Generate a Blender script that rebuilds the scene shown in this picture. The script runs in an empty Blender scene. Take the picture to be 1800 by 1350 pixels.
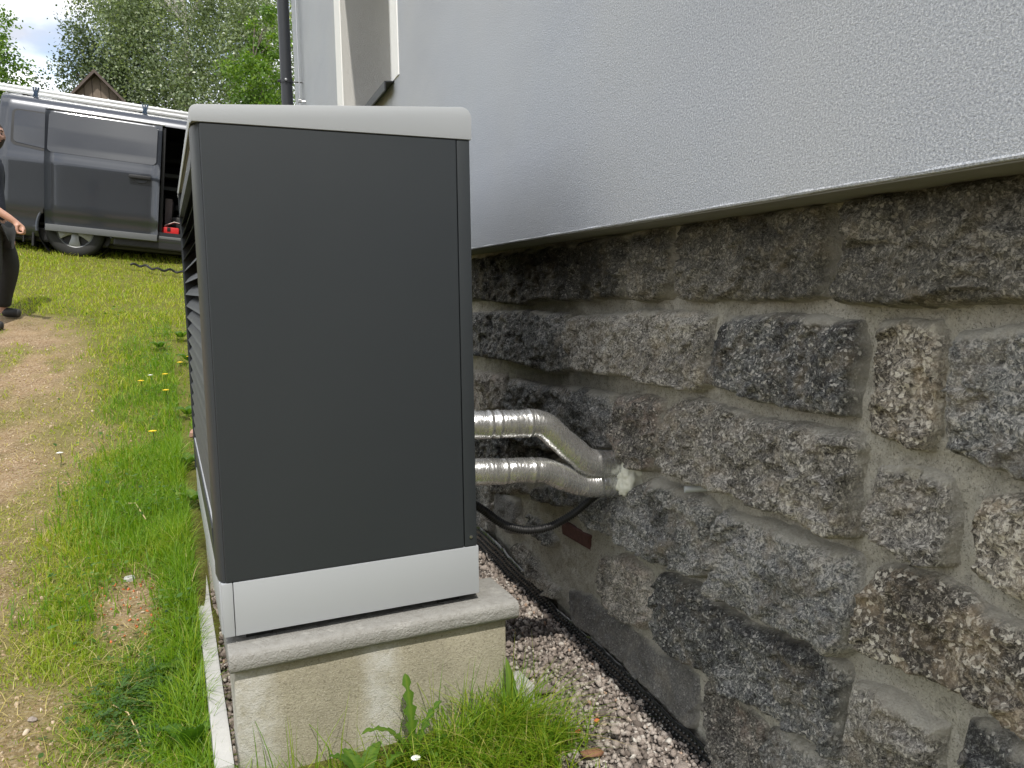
import bpy, bmesh, math, random
import numpy as np
from mathutils import Vector, Matrix

sc = bpy.context.scene
COL = sc.collection
rad = math.radians

# ------------------------------------------------------------------ camera
cam_d = bpy.data.cameras.new('camera')
cam = bpy.data.objects.new('camera', cam_d)
COL.objects.link(cam)
sc.camera = cam
YAW, PITCH, ROLL, FPX = 0.35661, 0.12168, -0.01277, 1379.4
cam_d.sensor_fit = 'HORIZONTAL'
cam_d.sensor_width = 36.0
cam_d.lens = 36.0 * FPX / 1800.0
cam_d.clip_start = 0.02
cam_d.clip_end = 900
_f = Vector((math.sin(YAW)*math.cos(PITCH), math.cos(YAW)*math.cos(PITCH), -math.sin(PITCH)))
_r = Vector((math.cos(YAW), -math.sin(YAW), 0))
_u = _r.cross(_f)
_r2 = math.cos(ROLL)*_r + math.sin(ROLL)*_u
_u2 = -math.sin(ROLL)*_r + math.cos(ROLL)*_u
_m = Matrix((_r2, _u2, -_f)).transposed().to_4x4()
_m.translation = Vector((0, 0, 1.15))
cam.matrix_world = _m

# ------------------------------------------------------------------ sky and sun
SUN_EL, SUN_OFF = rad(57), rad(-6)      # the sun stands behind the camera, a little away from the house
SUN_DIR = Vector((math.cos(SUN_EL)*math.sin(SUN_OFF), -math.cos(SUN_EL)*math.cos(SUN_OFF), math.sin(SUN_EL)))
SKY_STRENGTH = 0.15
world = bpy.data.worlds.new('World')
sc.world = world
world.use_nodes = True
wn, wl = world.node_tree.nodes, world.node_tree.links
wn.clear()
w_out = wn.new('ShaderNodeOutputWorld')
w_bg = wn.new('ShaderNodeBackground')
w_bg.inputs['Strength'].default_value = SKY_STRENGTH
w_sky = wn.new('ShaderNodeTexSky')
w_sky.sky_type = 'NISHITA'
w_sky.sun_disc = False
w_sky.sun_elevation = SUN_EL
w_sky.sun_rotation = math.atan2(SUN_DIR.x, SUN_DIR.y)
w_sky.altitude = 300
w_sky.air_density = 1.0
w_sky.dust_density = 0.6
w_tc = wn.new('ShaderNodeTexCoord')
w_sep = wn.new('ShaderNodeSeparateXYZ')
w_add = wn.new('ShaderNodeMath'); w_add.operation = 'ADD'; w_add.inputs[1].default_value = 0.30
w_max = wn.new('ShaderNodeMath'); w_max.operation = 'MAXIMUM'; w_max.inputs[1].default_value = 0.0
w_div = wn.new('ShaderNodeVectorMath'); w_div.operation = 'DIVIDE'
w_cmb = wn.new('ShaderNodeCombineXYZ')
w_n = wn.new('ShaderNodeTexNoise'); w_n.inputs['Scale'].default_value = 1.7; w_n.inputs['Detail'].default_value = 7; w_n.inputs['Roughness'].default_value = 0.55
w_ramp = wn.new('ShaderNodeValToRGB')
w_ramp.color_ramp.elements[0].position = 0.30; w_ramp.color_ramp.elements[0].color = (0, 0, 0, 1)
w_ramp.color_ramp.elements[1].position = 0.47; w_ramp.color_ramp.elements[1].color = (1, 1, 1, 1)
w_n2 = wn.new('ShaderNodeTexNoise'); w_n2.inputs['Scale'].default_value = 3.6; w_n2.inputs['Detail'].default_value = 5
w_cr = wn.new('ShaderNodeValToRGB')
w_cr.color_ramp.elements[0].position = 0.36; w_cr.color_ramp.elements[0].color = (3.4, 3.6, 4.1, 1)
w_cr.color_ramp.elements[1].position = 0.68; w_cr.color_ramp.elements[1].color = (10.5, 10.5, 10.4, 1)
w_mix = wn.new('ShaderNodeMix'); w_mix.data_type = 'RGBA'
wl.new(w_tc.outputs['Generated'], w_sep.inputs[0])
wl.new(w_sep.outputs['Z'], w_max.inputs[0]); wl.new(w_max.outputs[0], w_add.inputs[0])
for k in range(3):
    wl.new(w_add.outputs[0], w_cmb.inputs[k])
wl.new(w_tc.outputs['Generated'], w_div.inputs[0]); wl.new(w_cmb.outputs[0], w_div.inputs[1])
wl.new(w_div.outputs[0], w_n.inputs['Vector']); wl.new(w_div.outputs[0], w_n2.inputs['Vector'])
wl.new(w_n.outputs['Fac'], w_ramp.inputs[0]); wl.new(w_n2.outputs['Fac'], w_cr.inputs[0])
wl.new(w_ramp.outputs['Color'], w_mix.inputs[0])
wl.new(w_sky.outputs[0], w_mix.inputs[6]); wl.new(w_cr.outputs['Color'], w_mix.inputs[7])
wl.new(w_mix.outputs[2], w_bg.inputs['Color'])
wl.new(w_bg.outputs[0], w_out.inputs['Surface'])

sun_d = bpy.data.lights.new('sun', 'SUN')
sun_d.energy = 2.7
sun_d.angle = rad(0.6)
sun_d.color = (1.0, 0.95, 0.86)
sun = bpy.data.objects.new('sun', sun_d)
COL.objects.link(sun)
sun.rotation_euler = SUN_DIR.to_track_quat('Z', 'Y').to_euler()
sun.location = (0, -4, 12)

sc.view_settings.view_transform = 'Standard'
sc.view_settings.look = 'None'
sc.view_settings.exposure = 0.62
sc.view_settings.gamma = 1.0
sc.view_settings.use_curve_mapping = False

# ------------------------------------------------------------------ helpers: noise
rng = np.random.default_rng(7)
random.seed(7)


def _hash(ix, iy, iz, seed):
    h = (ix.astype(np.int64)*374761393 + iy.astype(np.int64)*668265263 + iz.astype(np.int64)*2147483647 + seed*1274126177) & 0xffffffff
    h = ((h ^ (h >> 13)) * 1274126177) & 0xffffffff
    h = ((h ^ (h >> 16)) * 2246822519) & 0xffffffff
    return ((h ^ (h >> 15)) & 0xffffff) / float(0xffffff)


def vnoise(x, y, z=None, seed=0):
    x = np.asarray(x, float); y = np.asarray(y, float)
    z = np.zeros_like(x) if z is None else np.asarray(z, float)
    ix, iy, iz = np.floor(x), np.floor(y), np.floor(z)
    fx, fy, fz = x-ix, y-iy, z-iz
    fx = fx*fx*(3-2*fx); fy = fy*fy*(3-2*fy); fz = fz*fz*(3-2*fz)
    r = 0
    for a in (0, 1):
        for b in (0, 1):
            for c in (0, 1):
                w = (fx if a else 1-fx)*(fy if b else 1-fy)*(fz if c else 1-fz)
                r = r + w*_hash(ix+a, iy+b, iz+c, seed)
    return r*2-1


def fbm(x, y, z=None, seed=0, octaves=4, gain=0.5):
    s, a, t = 0, 1.0, 0
    z = np.zeros_like(np.asarray(x, float)) if z is None else z
    for o in range(octaves):
        s = s + a*vnoise(x*2**o+13.7*o, y*2**o-7.1*o, z*2**o+3.3*o, seed+o*17)
        t += a; a *= gain
    return s/t


def facets(x, y, seed=0, slope=1.0):
    """Broken-rock planes: every random cell is a small tilted face."""
    ix, iy = np.floor(x), np.floor(y); z0 = np.zeros_like(ix)
    best = np.full(x.shape, 1e9); out = np.zeros(x.shape)
    for a in (-1, 0, 1):
        for b in (-1, 0, 1):
            cx, cy = ix+a, iy+b
            px = cx+_hash(cx, cy, z0, seed); py = cy+_hash(cx, cy, z0, seed+1)
            d = (x-px)**2+(y-py)**2
            h = (_hash(cx, cy, z0, seed+2)-.5) + slope*((x-px)*(_hash(cx, cy, z0, seed+3)-.5)+(y-py)*(_hash(cx, cy, z0, seed+4)-.5))
            m = d < best
            best = np.where(m, d, best); out = np.where(m, h, out)
    return out


def sstep(a, b, x):
    t = np.clip((np.asarray(x, float)-a)/(b-a), 0, 1)
    return t*t*(3-2*t)


# ------------------------------------------------------------------ helpers: objects
def tag(o, label=None, cat=None, group=None, kind=None):
    if label: o['label'] = label
    if cat: o['category'] = cat
    if group: o['group'] = group
    if kind: o['kind'] = kind
    return o


def empty(name, loc=(0, 0, 0), rot=(0, 0, 0)):
    o = bpy.data.objects.new(name, None)
    o.empty_display_size = 0.1
    o.location = loc; o.rotation_euler = rot
    COL.objects.link(o)
    return o


def link(name, me, mat=None, parent=None, loc=None, rot=None):
    o = bpy.data.objects.new(name, me)
    if mat is not None and len(me.materials) == 0:
        for m in (mat if isinstance(mat, (list, tuple)) else [mat]):
            me.materials.append(m)
    COL.objects.link(o)
    if parent is not None: o.parent = parent
    if loc is not None: o.location = loc
    if rot is not None: o.rotation_euler = rot
    return o


def mesh_np(name, V, F, smooth=False, attrs=None, uv=None):
    """V (n,3); F a list of index arrays, each (m,3) or (m,4)."""
    me = bpy.data.meshes.new(name)
    V = np.ascontiguousarray(V, dtype=np.float32)
    Fs = [np.asarray(f, dtype=np.int32) for f in (F if isinstance(F, list) else [F]) if len(f)]
    me.vertices.add(len(V))
    me.vertices.foreach_set('co', V.ravel())
    tot = np.concatenate([np.full(len(f), f.shape[1], np.int32) for f in Fs])
    idx = np.concatenate([f.ravel() for f in Fs])
    start = np.concatenate([[0], np.cumsum(tot)[:-1]]).astype(np.int32)
    me.loops.add(len(idx)); me.loops.foreach_set('vertex_index', idx)
    me.polygons.add(len(tot)); me.polygons.foreach_set('loop_start', start)
    if smooth: me.polygons.foreach_set('use_smooth', np.ones(len(tot), bool))
    me.update(calc_edges=True)
    for k, a in (attrs or {}).items():
        at = me.attributes.new(k, 'FLOAT', 'POINT')
        at.data.foreach_set('value', np.ascontiguousarray(a, dtype=np.float32))
    return me


def grid_faces(nx, ny, mask=None):
    i = np.arange(nx-1)[:, None]; j = np.arange(ny-1)[None, :]
    a = (i*ny+j).ravel()
    f = np.stack([a, a+ny, a+ny+1, a+1], 1)
    return f if mask is None else f[mask.ravel()]


class MB:
    """Collects small shapes that become ONE mesh object."""
    def __init__(s): s.bm = bmesh.new()

    def box(s, lo, hi, bev=0.0, M=None, seg=2):
        bm = bmesh.new()
        r = bmesh.ops.create_cube(bm, size=1)
        lo, hi = Vector(lo), Vector(hi)
        for v in bm.verts:
            v.co = Vector([lo[k] + (v.co[k]+.5)*(hi[k]-lo[k]) for k in range(3)])
        if bev > 0:
            bmesh.ops.bevel(bm, geom=list(bm.edges), offset=bev, segments=seg, profile=0.6, affect='EDGES')
        if M is not None: bm.transform(M)
        s._merge(bm); return s

    def prism(s, pts, axis, a, b, bev=0.0, M=None, seg=2):
        """Extrude a closed 2-D outline along an axis from a to b."""
        bm = bmesh.new()
        def P(p, t):
            if axis == 'x': return (t, p[0], p[1])
            if axis == 'y': return (p[0], t, p[1])
            return (p[0], p[1], t)
        va = [bm.verts.new(P(p, a)) for p in pts]; vb = [bm.verts.new(P(p, b)) for p in pts]
        n = len(pts)
        bm.faces.new(va); bm.faces.new(vb[::-1])
        for i in range(n):
            bm.faces.new((va[i], vb[i], vb[(i+1) % n], va[(i+1) % n])[::-1])
        bmesh.ops.recalc_face_normals(bm, faces=bm.faces)
        if bev > 0:
            bmesh.ops.bevel(bm, geom=list(bm.edges), offset=bev, segments=seg, profile=0.6, affect='EDGES')
        if M is not None: bm.transform(M)
        s._merge(bm); return s

    def tube(s, pts, r, n=12, caps=True, M=None):
        pts = [Vector(p) for p in pts]
        rs = r if hasattr(r, '__len__') else [r]*len(pts)
        bm = bmesh.new(); rings = []
        t0 = (pts[1]-pts[0]).normalized()
        nrm = t0.orthogonal().normalized()
        for i, p in enumerate(pts):
            t = (pts[min(i+1, len(pts)-1)]-pts[max(i-1, 0)]).normalized()
            nrm = (nrm - t*nrm.dot(t)).normalized()
            b = t.cross(nrm)
            rings.append([bm.verts.new(p + (nrm*math.cos(2*math.pi*k/n) + b*math.sin(2*math.pi*k/n))*rs[i]) for k in range(n)])
        for i in range(len(rings)-1):
            for k in range(n):
                bm.faces.new((rings[i][k], rings[i][(k+1) % n], rings[i+1][(k+1) % n], rings[i+1][k]))
        if caps:
            bm.faces.new(rings[0][::-1]); bm.faces.new(rings[-1])
        if M is not None: bm.transform(M)
        s._merge(bm); return s

    def lathe(s, prof, n=24, M=None, caps=True):
        """prof: (radius, z) pairs round the local z axis."""
        bm = bmesh.new(); rings = []
        for (r, z) in prof:
            rings.append([bm.verts.new((max(r, 1e-5)*math.cos(2*math.pi*k/n), max(r, 1e-5)*math.sin(2*math.pi*k/n), z)) for k in range(n)])
        for i in range(len(rings)-1):
            for k in range(n):
                bm.faces.new((rings[i][k], rings[i][(k+1) % n], rings[i+1][(k+1) % n], rings[i+1][k]))
        if caps:
            bm.faces.new(rings[0][::-1]); bm.faces.new(rings[-1])
        bmesh.ops.recalc_face_normals(bm, faces=bm.faces)
        if M is not None: bm.transform(M)
        s._merge(bm); return s

    def _merge(s, bm):
        me = bpy.data.meshes.new('tmp'); bm.to_mesh(me); bm.free()
        s.bm.from_mesh(me); bpy.data.meshes.remove(me)

    def build(s, name, mat, parent=None, loc=None, rot=None, smooth=False, angle=40):
        me = bpy.data.meshes.new(name)
        if smooth:
            lim = rad(angle)
            for f in s.bm.faces: f.smooth = True
            for e in s.bm.edges:
                if len(e.link_faces) == 2 and e.calc_face_angle(0) > lim: e.smooth = False
        s.bm.to_mesh(me); s.bm.free()
        return link(name, me, mat, parent, loc, rot)


# ------------------------------------------------------------------ helpers: materials
class NT:
    def __init__(s, name):
        s.m = bpy.data.materials.new(name); s.m.use_nodes = True
        s.n = s.m.node_tree.nodes; s.l = s.m.node_tree.links
        s.b = s.n['Principled BSDF']
        s.out = s.n['Material Output']
        s.tc = s.n.new('ShaderNodeTexCoord')

    def put(s, inp, v):
        if isinstance(v, bpy.types.NodeSocket): s.l.new(v, inp)
        elif isinstance(v, (tuple, list)) and len(v) == 3 and len(inp.default_value) == 4: inp.default_value = (*v, 1)
        else: inp.default_value = v

    def noise(s, scale, detail=4, rough=0.55, vec=None, dist=0.0):
        n = s.n.new('ShaderNodeTexNoise')
        n.inputs['Scale'].default_value = scale; n.inputs['Detail'].default_value = detail
        n.inputs['Roughness'].default_value = rough; n.inputs['Distortion'].default_value = dist
        s.l.new(vec or s.tc.outputs['Object'], n.inputs['Vector'])
        return n.outputs['Fac']

    def voro(s, scale, feature='F1', out='Distance', vec=None, rnd=1.0):
        n = s.n.new('ShaderNodeTexVoronoi'); n.feature = feature
        n.inputs['Scale'].default_value = scale; n.inputs['Randomness'].default_value = rnd
        s.l.new(vec or s.tc.outputs['Object'], n.inputs['Vector'])
        return n.outputs[out]

    def mapping(s, scale=(1, 1, 1), rot=(0, 0, 0), loc=(0, 0, 0), vec=None):
        n = s.n.new('ShaderNodeMapping')
        n.inputs['Scale'].default_value = scale; n.inputs['Rotation'].default_value = rot; n.inputs['Location'].default_value = loc
        s.l.new(vec or s.tc.outputs['Object'], n.inputs['Vector'])
        return n.outputs[0]

    def ramp(s, fac, stops, interp='LINEAR'):
        n = s.n.new('ShaderNodeValToRGB'); cr = n.color_ramp; cr.interpolation = interp
        while len(cr.elements) < len(stops): cr.elements.new(0.5)
        for e, (p, c) in zip(cr.elements, stops):
            e.position = p
            e.color = (c, c, c, 1) if isinstance(c, (int, float)) else (*c, 1)
        s.l.new(fac, n.inputs[0])
        return n.outputs['Color']

    def mix(s, fac, a, b, mode='MIX'):
        n = s.n.new('ShaderNodeMix'); n.data_type = 'RGBA'; n.blend_type = mode
        s.put(n.inputs[0], fac); s.put(n.inputs[6], a); s.put(n.inputs[7], b)
        return n.outputs[2]

    def math(s, op, a, b=0.0, c=None):
        n = s.n.new('ShaderNodeMath'); n.operation = op
        s.put(n.inputs[0], a); s.put(n.inputs[1], b)
        if c is not None: s.put(n.inputs[2], c)
        return n.outputs[0]

    def attr(s, name, out='Fac'):
        n = s.n.new('ShaderNodeAttribute'); n.attribute_name = name
        return n.outputs[out]

    def rnd(s):
        n = s.n.new('ShaderNodeObjectInfo'); return n.outputs['Random']

    def bump(s, h, strength=0.5, dist=0.01, normal=None):
        n = s.n.new('ShaderNodeBump')
        n.inputs['Strength'].default_value = strength; n.inputs['Distance'].default_value = dist
        s.l.new(h, n.inputs['Height'])
        if normal is not None: s.l.new(normal, n.inputs['Normal'])
        return n.outputs[0]

    def set(s, color=None, rough=None, metal=None, normal=None, spec=None, coat=None, coat_rough=None):
        b = s.b
        if color is not None: s.put(b.inputs['Base Color'], color)
        if rough is not None: s.put(b.inputs['Roughness'], rough)
        if metal is not None: s.put(b.inputs['Metallic'], metal)
        if normal is not None: s.put(b.inputs['Normal'], normal)
        if spec is not None: s.put(b.inputs['Specular IOR Level'], spec)
        if coat is not None: s.put(b.inputs['Coat Weight'], coat)
        if coat_rough is not None: s.put(b.inputs['Coat Roughness'], coat_rough)
        return s.m


def simple(name, col, rough=0.5, metal=0.0, var=0.12, scale=20, bump=0.0, bscale=200, spec=None, coat=None):
    t = NT(name)
    n = t.noise(scale, 5)
    c = t.mix(n, tuple(v*(1-var) for v in col), tuple(min(1, v*(1+var)) for v in col))
    nm = t.bump(t.noise(bscale, 3), bump, 0.003) if bump else None
    r = t.math('MULTIPLY_ADD', t.noise(scale*2.3, 3), 0.14, rough-0.07)
    return t.set(c, r, metal, nm, spec, coat)


def granite(name, dark, mid, light, warm, flecks=0.5, scale=1.0):
    """Weathered granite: dark mica, grey feldspar, pale and warm grains, at three grain sizes."""
    t = NT(name)
    wv = t.n.new('ShaderNodeTexNoise'); wv.inputs['Scale'].default_value = 75; wv.inputs['Detail'].default_value = 3
    t.l.new(t.tc.outputs['Object'], wv.inputs['Vector'])
    vadd = t.n.new('ShaderNodeMix'); vadd.data_type = 'VECTOR'; vadd.inputs[0].default_value = 0.016
    t.l.new(t.tc.outputs['Object'], vadd.inputs[4]); t.l.new(wv.outputs['Color'], vadd.inputs[5])
    v = vadd.outputs[1]
    rn = t.math('MULTIPLY', t.math('SUBTRACT', t.rnd(), 0.5), 0.10)
    big = t.noise(6, 6, 0.65)
    grain = t.noise(150*scale, 4, 0.85, vec=v)
    fine = t.noise(330*scale, 3, 0.8, vec=v)
    g = t.math('ADD', t.math('MULTIPLY', grain, 0.62), t.math('MULTIPLY', fine, 0.38))
    g = t.math('ADD', g, t.math('ADD', t.math('MULTIPLY', t.math('SUBTRACT', big, 0.5), 0.34), rn))
    base = t.ramp(g, [(0.42, dark), (0.475, tuple(0.4*a_+0.6*b_ for a_, b_ in zip(dark, mid))), (0.535, mid), (0.605, light)])
    cv = t.n.new('ShaderNodeTexVoronoi'); cv.inputs['Scale'].default_value = 210*scale; t.l.new(v, cv.inputs['Vector'])
    sx = t.n.new('ShaderNodeSeparateColor'); t.l.new(cv.outputs['Color'], sx.inputs[0])
    lim = t.math('ADD', sx.outputs[0], t.math('MULTIPLY', t.math('SUBTRACT', big, 0.5), 0.5))
    fl = t.ramp(lim, [(0.97-0.20*flecks, 0.0), (1.0-0.16*flecks, 1.0)])
    c = t.mix(t.math('MULTIPLY', fl, 0.65), base, tuple(min(.80, 1.2*v_) for v_ in light))
    dk = t.ramp(sx.outputs[1], [(0.12, 1.0), (0.17, 0.0)])
    c = t.mix(t.math('MULTIPLY', dk, 0.6), c, dark)
    wm = t.ramp(t.noise(13, 5, 0.65, dist=0.5), [(0.50, 0.0), (0.70, 1.0)])
    c = t.mix(t.math('MULTIPLY', wm, 0.45), c, t.mix(sx.outputs[2], warm, tuple(1.6*v_ for v_ in warm)))
    lich = t.ramp(t.noise(32, 5, 0.7), [(0.60, 0.0), (0.70, 0.45)])
    c = t.mix(lich, c, light)
    mort = t.mix(t.noise(170, 4, 0.75), (0.32, 0.305, 0.26), (0.55, 0.525, 0.45))
    c = t.mix(t.attr('smear'), c, mort)
    h = t.math('ADD', t.math('MULTIPLY', cv.outputs['Distance'], 0.7), t.math('ADD', t.math('MULTIPLY', grain, 1.3), t.math('MULTIPLY', fine, 0.5)))
    h = t.math('ADD', h, t.math('MULTIPLY', t.noise(60, 6, 0.75), 2.2))
    return t.set(c, 0.85, normal=t.bump(h, 0.8, 0.0048), spec=0.3)


M = {}
M['granite_d'] = granite('dark_granite', (0.035, 0.034, 0.035), (0.21, 0.215, 0.205), (0.52, 0.50, 0.46), (0.25, 0.21, 0.155), 0.45)
M['granite_m'] = granite('grey_granite', (0.038, 0.036, 0.033), (0.285, 0.268, 0.235), (0.60, 0.57, 0.505), (0.32, 0.265, 0.19), 0.55)
M['granite_l'] = granite('pale_granite', (0.05, 0.044, 0.037), (0.37, 0.335, 0.275), (0.68, 0.63, 0.54), (0.40, 0.31, 0.20), 0.8, 0.8)
M['granite_p'] = granite('brown_granite', (0.042, 0.037, 0.034), (0.27, 0.257, 0.225), (0.58, 0.53, 0.46), (0.33, 0.24, 0.19), 0.55)
M['granite_s'] = granite('smooth_granite', (0.10, 0.098, 0.096), (0.22, 0.215, 0.205), (0.36, 0.35, 0.33), (0.22, 0.20, 0.165), 0.3, 1.2)
M['granite_o'] = granite('olive_shade_granite', (0.035, 0.034, 0.030), (0.135, 0.128, 0.108), (0.33, 0.31, 0.265), (0.19, 0.155, 0.10), 0.35)  # olive-brown top course, darkened further so its colour carries the overhang's shade

t = NT('mortar')
c = t.mix(t.noise(9, 6, 0.65), (0.33, 0.315, 0.268), (0.50, 0.48, 0.415))
c = t.mix(t.ramp(t.noise(150, 5, 0.85), [(0.44, 0.0), (0.60, 0.8)]), c, (0.56, 0.535, 0.465))
c = t.mix(t.ramp(t.noise(34, 6, 0.75), [(0.50, 0.0), (0.66, 0.55)]), c, (0.22, 0.208, 0.178))
sp = t.ramp(t.noise(200, 4, 0.8), [(0.37, 1.0), (0.45, 0.0)])
c = t.mix(t.math('MULTIPLY', sp, 0.75), c, (0.07, 0.065, 0.055))
M['mortar'] = t.set(c, 0.92, normal=t.bump(t.math('ADD', t.noise(300, 4, 0.8), t.math('MULTIPLY', t.noise(60, 6, 0.75), 2.4)), 0.8, 0.005), spec=0.2)

t = NT('grey_render')
g1 = t.voro(300); g2 = t.noise(420, 2)
c = t.mix(t.noise(2.2, 4), (0.365, 0.39, 0.435), (0.41, 0.43, 0.465))
gr = t.noise(260, 3, 0.7)
c = t.mix(t.ramp(gr, [(0.50, 0.0), (0.66, 0.75)]), c, (0.68, 0.70, 0.73))
c = t.mix(t.ramp(gr, [(0.30, 0.8), (0.46, 0.0)]), c, (0.17, 0.182, 0.215))
c = t.mix(t.ramp(g2, [(0.56, 0.0), (0.70, 0.6)]), c, (0.22, 0.235, 0.27))
c = t.mix(t.math('MULTIPLY', t.ramp(t.noise(1.6, 5, 0.6), [(0.42, 0.0), (0.70, 1.0)]), 0.35), c, (0.43, 0.435, 0.435))
c = t.mix(t.math('MULTIPLY', t.ramp(t.noise(2.6, 6, 0.65, vec=t.mapping((1, .5, 1.3), loc=(3, 1, 2))), [(0.48, 0.0), (0.72, 1.0)]), 0.30), c, (0.31, 0.325, 0.38))
h = t.math('ADD', t.math('MULTIPLY', gr, 1.6), t.math('ADD', g2, t.math('MULTIPLY', t.noise(110, 3), 0.5)))
M['render'] = t.set(c, 0.9, normal=t.bump(h, 0.45, 0.0035), spec=0.25)

t = NT('beige_render')
g1 = t.voro(300); g2 = t.noise(420, 2)
c = t.mix(t.noise(3, 4), (0.52, 0.515, 0.50), (0.60, 0.595, 0.575))
h = t.math('ADD', t.math('MULTIPLY', g1, 1.4), t.math('ADD', g2, t.math('MULTIPLY', t.noise(150, 3), 1.1)))
M['beige_render'] = t.set(c, 0.9, normal=t.bump(h, 0.7, 0.004), spec=0.25)
M['white_render'] = simple('white_render', (0.80, 0.80, 0.79), 0.85, var=0.05, bump=0.5, bscale=300)
M['drip'] = simple('render_underside', (0.19, 0.19, 0.185), 0.9, bump=0.3, bscale=120, var=0.2)  # darker than the wall render: shade below the overhang put into the colour
M['anthracite'] = simple('anthracite_sheet', (0.016, 0.018, 0.023), 0.42, var=0.08, scale=3)
M['glass'] = simple('window_glass', (0.02, 0.022, 0.025), 0.05, spec=0.8, var=0.05)
M['white_plastic'] = simple('white_plastic', (0.75, 0.75, 0.74), 0.4, var=0.03)
M['roof_tile'] = simple('roof_tile', (0.10, 0.07, 0.06), 0.8, bump=0.3, bscale=60)

t = NT('dark_powder_coat')
c = t.mix(t.noise(1.8, 3), (0.029, 0.034, 0.039), (0.036, 0.041, 0.046))
M['dark'] = t.set(c, t.math('MULTIPLY_ADD', t.noise(5, 4), 0.10, 0.40), normal=t.bump(t.noise(900, 2), 0.06, 0.001), spec=0.3)
t = NT('light_grey_coat')
c = t.mix(t.noise(2.2, 3), (0.355, 0.375, 0.40), (0.385, 0.405, 0.43))
sp = t.ramp(t.noise(38, 2), [(0.73, 0.0), (0.78, 1.0)])
c = t.mix(t.math('MULTIPLY', sp, 0.12), c, (0.3, 0.28, 0.25))
M['pale'] = t.set(c, t.math('MULTIPLY_ADD', t.noise(7, 4), 0.1, 0.4), normal=t.bump(t.noise(900, 2), 0.05, 0.001))
M['black'] = simple('black_plastic', (0.012, 0.012, 0.013), 0.45, var=0.2)
M['rubber'] = simple('tyre_rubber', (0.018, 0.018, 0.018), 0.75, var=0.3, bump=0.3, bscale=80)
M['steel'] = simple('steel', (0.55, 0.55, 0.55), 0.3, 1.0, var=0.1)
M['alu'] = simple('bare_aluminium', (0.72, 0.73, 0.74), 0.38, 0.75, var=0.08, scale=8)

t = NT('concrete_slab')
c = t.mix(t.noise(5, 5), (0.25, 0.246, 0.232), (0.36, 0.354, 0.336))
c = t.mix(t.math('MULTIPLY', t.ramp(t.noise(60, 4), [(0.50, 0.0), (0.62, 1.0)]), 0.35), c, (0.21, 0.20, 0.18))
c = t.mix(t.ramp(t.noise(14, 5, 0.65), [(0.56, 0.0), (0.70, 0.5)]), c, (0.52, 0.51, 0.485))
c = t.mix(t.ramp(t.voro(260), [(0.10, 0.55), (0.2, 0.0)]), c, (0.13, 0.125, 0.11))
M['slab'] = t.set(c, 0.85, normal=t.bump(t.math('ADD', t.noise(220, 4), t.math('MULTIPLY', t.noise(80, 5, 0.7), 1.2)), 0.8, 0.005), spec=0.3)

t = NT('plinth_render')
sx = t.n.new('ShaderNodeSeparateXYZ'); t.l.new(t.tc.outputs['Object'], sx.inputs[0])
c = t.mix(t.ramp(t.noise(6, 7, 0.7), [(0.3, 0.0), (0.7, 1.0)]), (0.31, 0.285, 0.215), (0.44, 0.405, 0.315))
c = t.mix(t.ramp(t.noise(170, 4, 0.8), [(0.36, 0.8), (0.47, 0.0)]), c, (0.19, 0.17, 0.13))
c = t.mix(t.ramp(t.noise(240, 3, 0.8), [(0.56, 0.0), (0.68, 0.6)]), c, (0.56, 0.53, 0.45))
c = t.mix(t.ramp(t.noise(20, 4, 0.6), [(0.48, 0.0), (0.75, 0.35)]), c, (0.24, 0.215, 0.165))
def streak(x0, w):
    d = t.math('ABSOLUTE', t.math('SUBTRACT', t.math('ADD', sx.outputs[0], t.math('MULTIPLY', t.math('SUBTRACT', t.noise(9, 3), 0.5), 0.06)), x0))
    return t.ramp(t.math('DIVIDE', d, w), [(0.35, 1.0), (1.0, 0.0)])
fl = t.math('MULTIPLY', t.math('MAXIMUM', streak(0.035, 0.075), streak(0.335, 0.06)), t.ramp(t.noise(30, 5, 0.7), [(0.28, 0.15), (0.6, 1.0)]))
c = t.mix(t.math('MULTIPLY', fl, 0.6), c, (0.62, 0.62, 0.61))
M['plinth'] = t.set(c, 0.9, normal=t.bump(t.math('ADD', t.noise(330, 4, 0.7), t.math('MULTIPLY', t.noise(120, 4, 0.7), 1.0)), 0.7, 0.004), spec=0.2)
M['kerb'] = simple('kerb_concrete', (0.42, 0.418, 0.405), 0.85, var=0.18, scale=18, bump=0.3, bscale=160)

t = NT('foil')
wr = t.noise(38, 4, 0.6, vec=t.mapping((2.2, 0.8, 0.8)), dist=0.8)
wr2 = t.noise(120, 3, 0.6, vec=t.mapping((2.5, 1.0, 1.0)))
sc_ = t.ramp(t.noise(60, 2, 0.5, vec=t.mapping((4.0, 0.5, 0.5)), dist=0.5), [(0.60, 0.0), (0.66, 1.0)])
cr1 = t.voro(34, 'DISTANCE_TO_EDGE', 'Distance', vec=t.mapping((2.6, 1.0, 1.0)))
cr = t.ramp(cr1, [(0.0, 1.0), (0.10, 0.0)])
c = t.mix(wr2, (0.58, 0.58, 0.58), (0.74, 0.74, 0.735))
M['foil'] = t.set(c, t.math('MULTIPLY_ADD', wr, 0.20, 0.17), 0.88, t.bump(t.math('ADD', wr, t.math('ADD', t.math('MULTIPLY', wr2, 0.3), t.math('ADD', t.math('MULTIPLY', sc_, 0.2), t.math('MULTIPLY', cr, 0.3)))), 0.22, 0.005))
M['foam'] = simple('expanding_foam', (0.66, 0.66, 0.57), 0.7, var=0.10, scale=60, bump=0.6, bscale=120)
M['grey_pvc'] = simple('grey_pvc', (0.42, 0.44, 0.44), 0.45, var=0.05)
M['brick'] = simple('red_brick', (0.085, 0.036, 0.03), 0.9, var=0.5, scale=70, bump=0.8, bscale=180)
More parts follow.
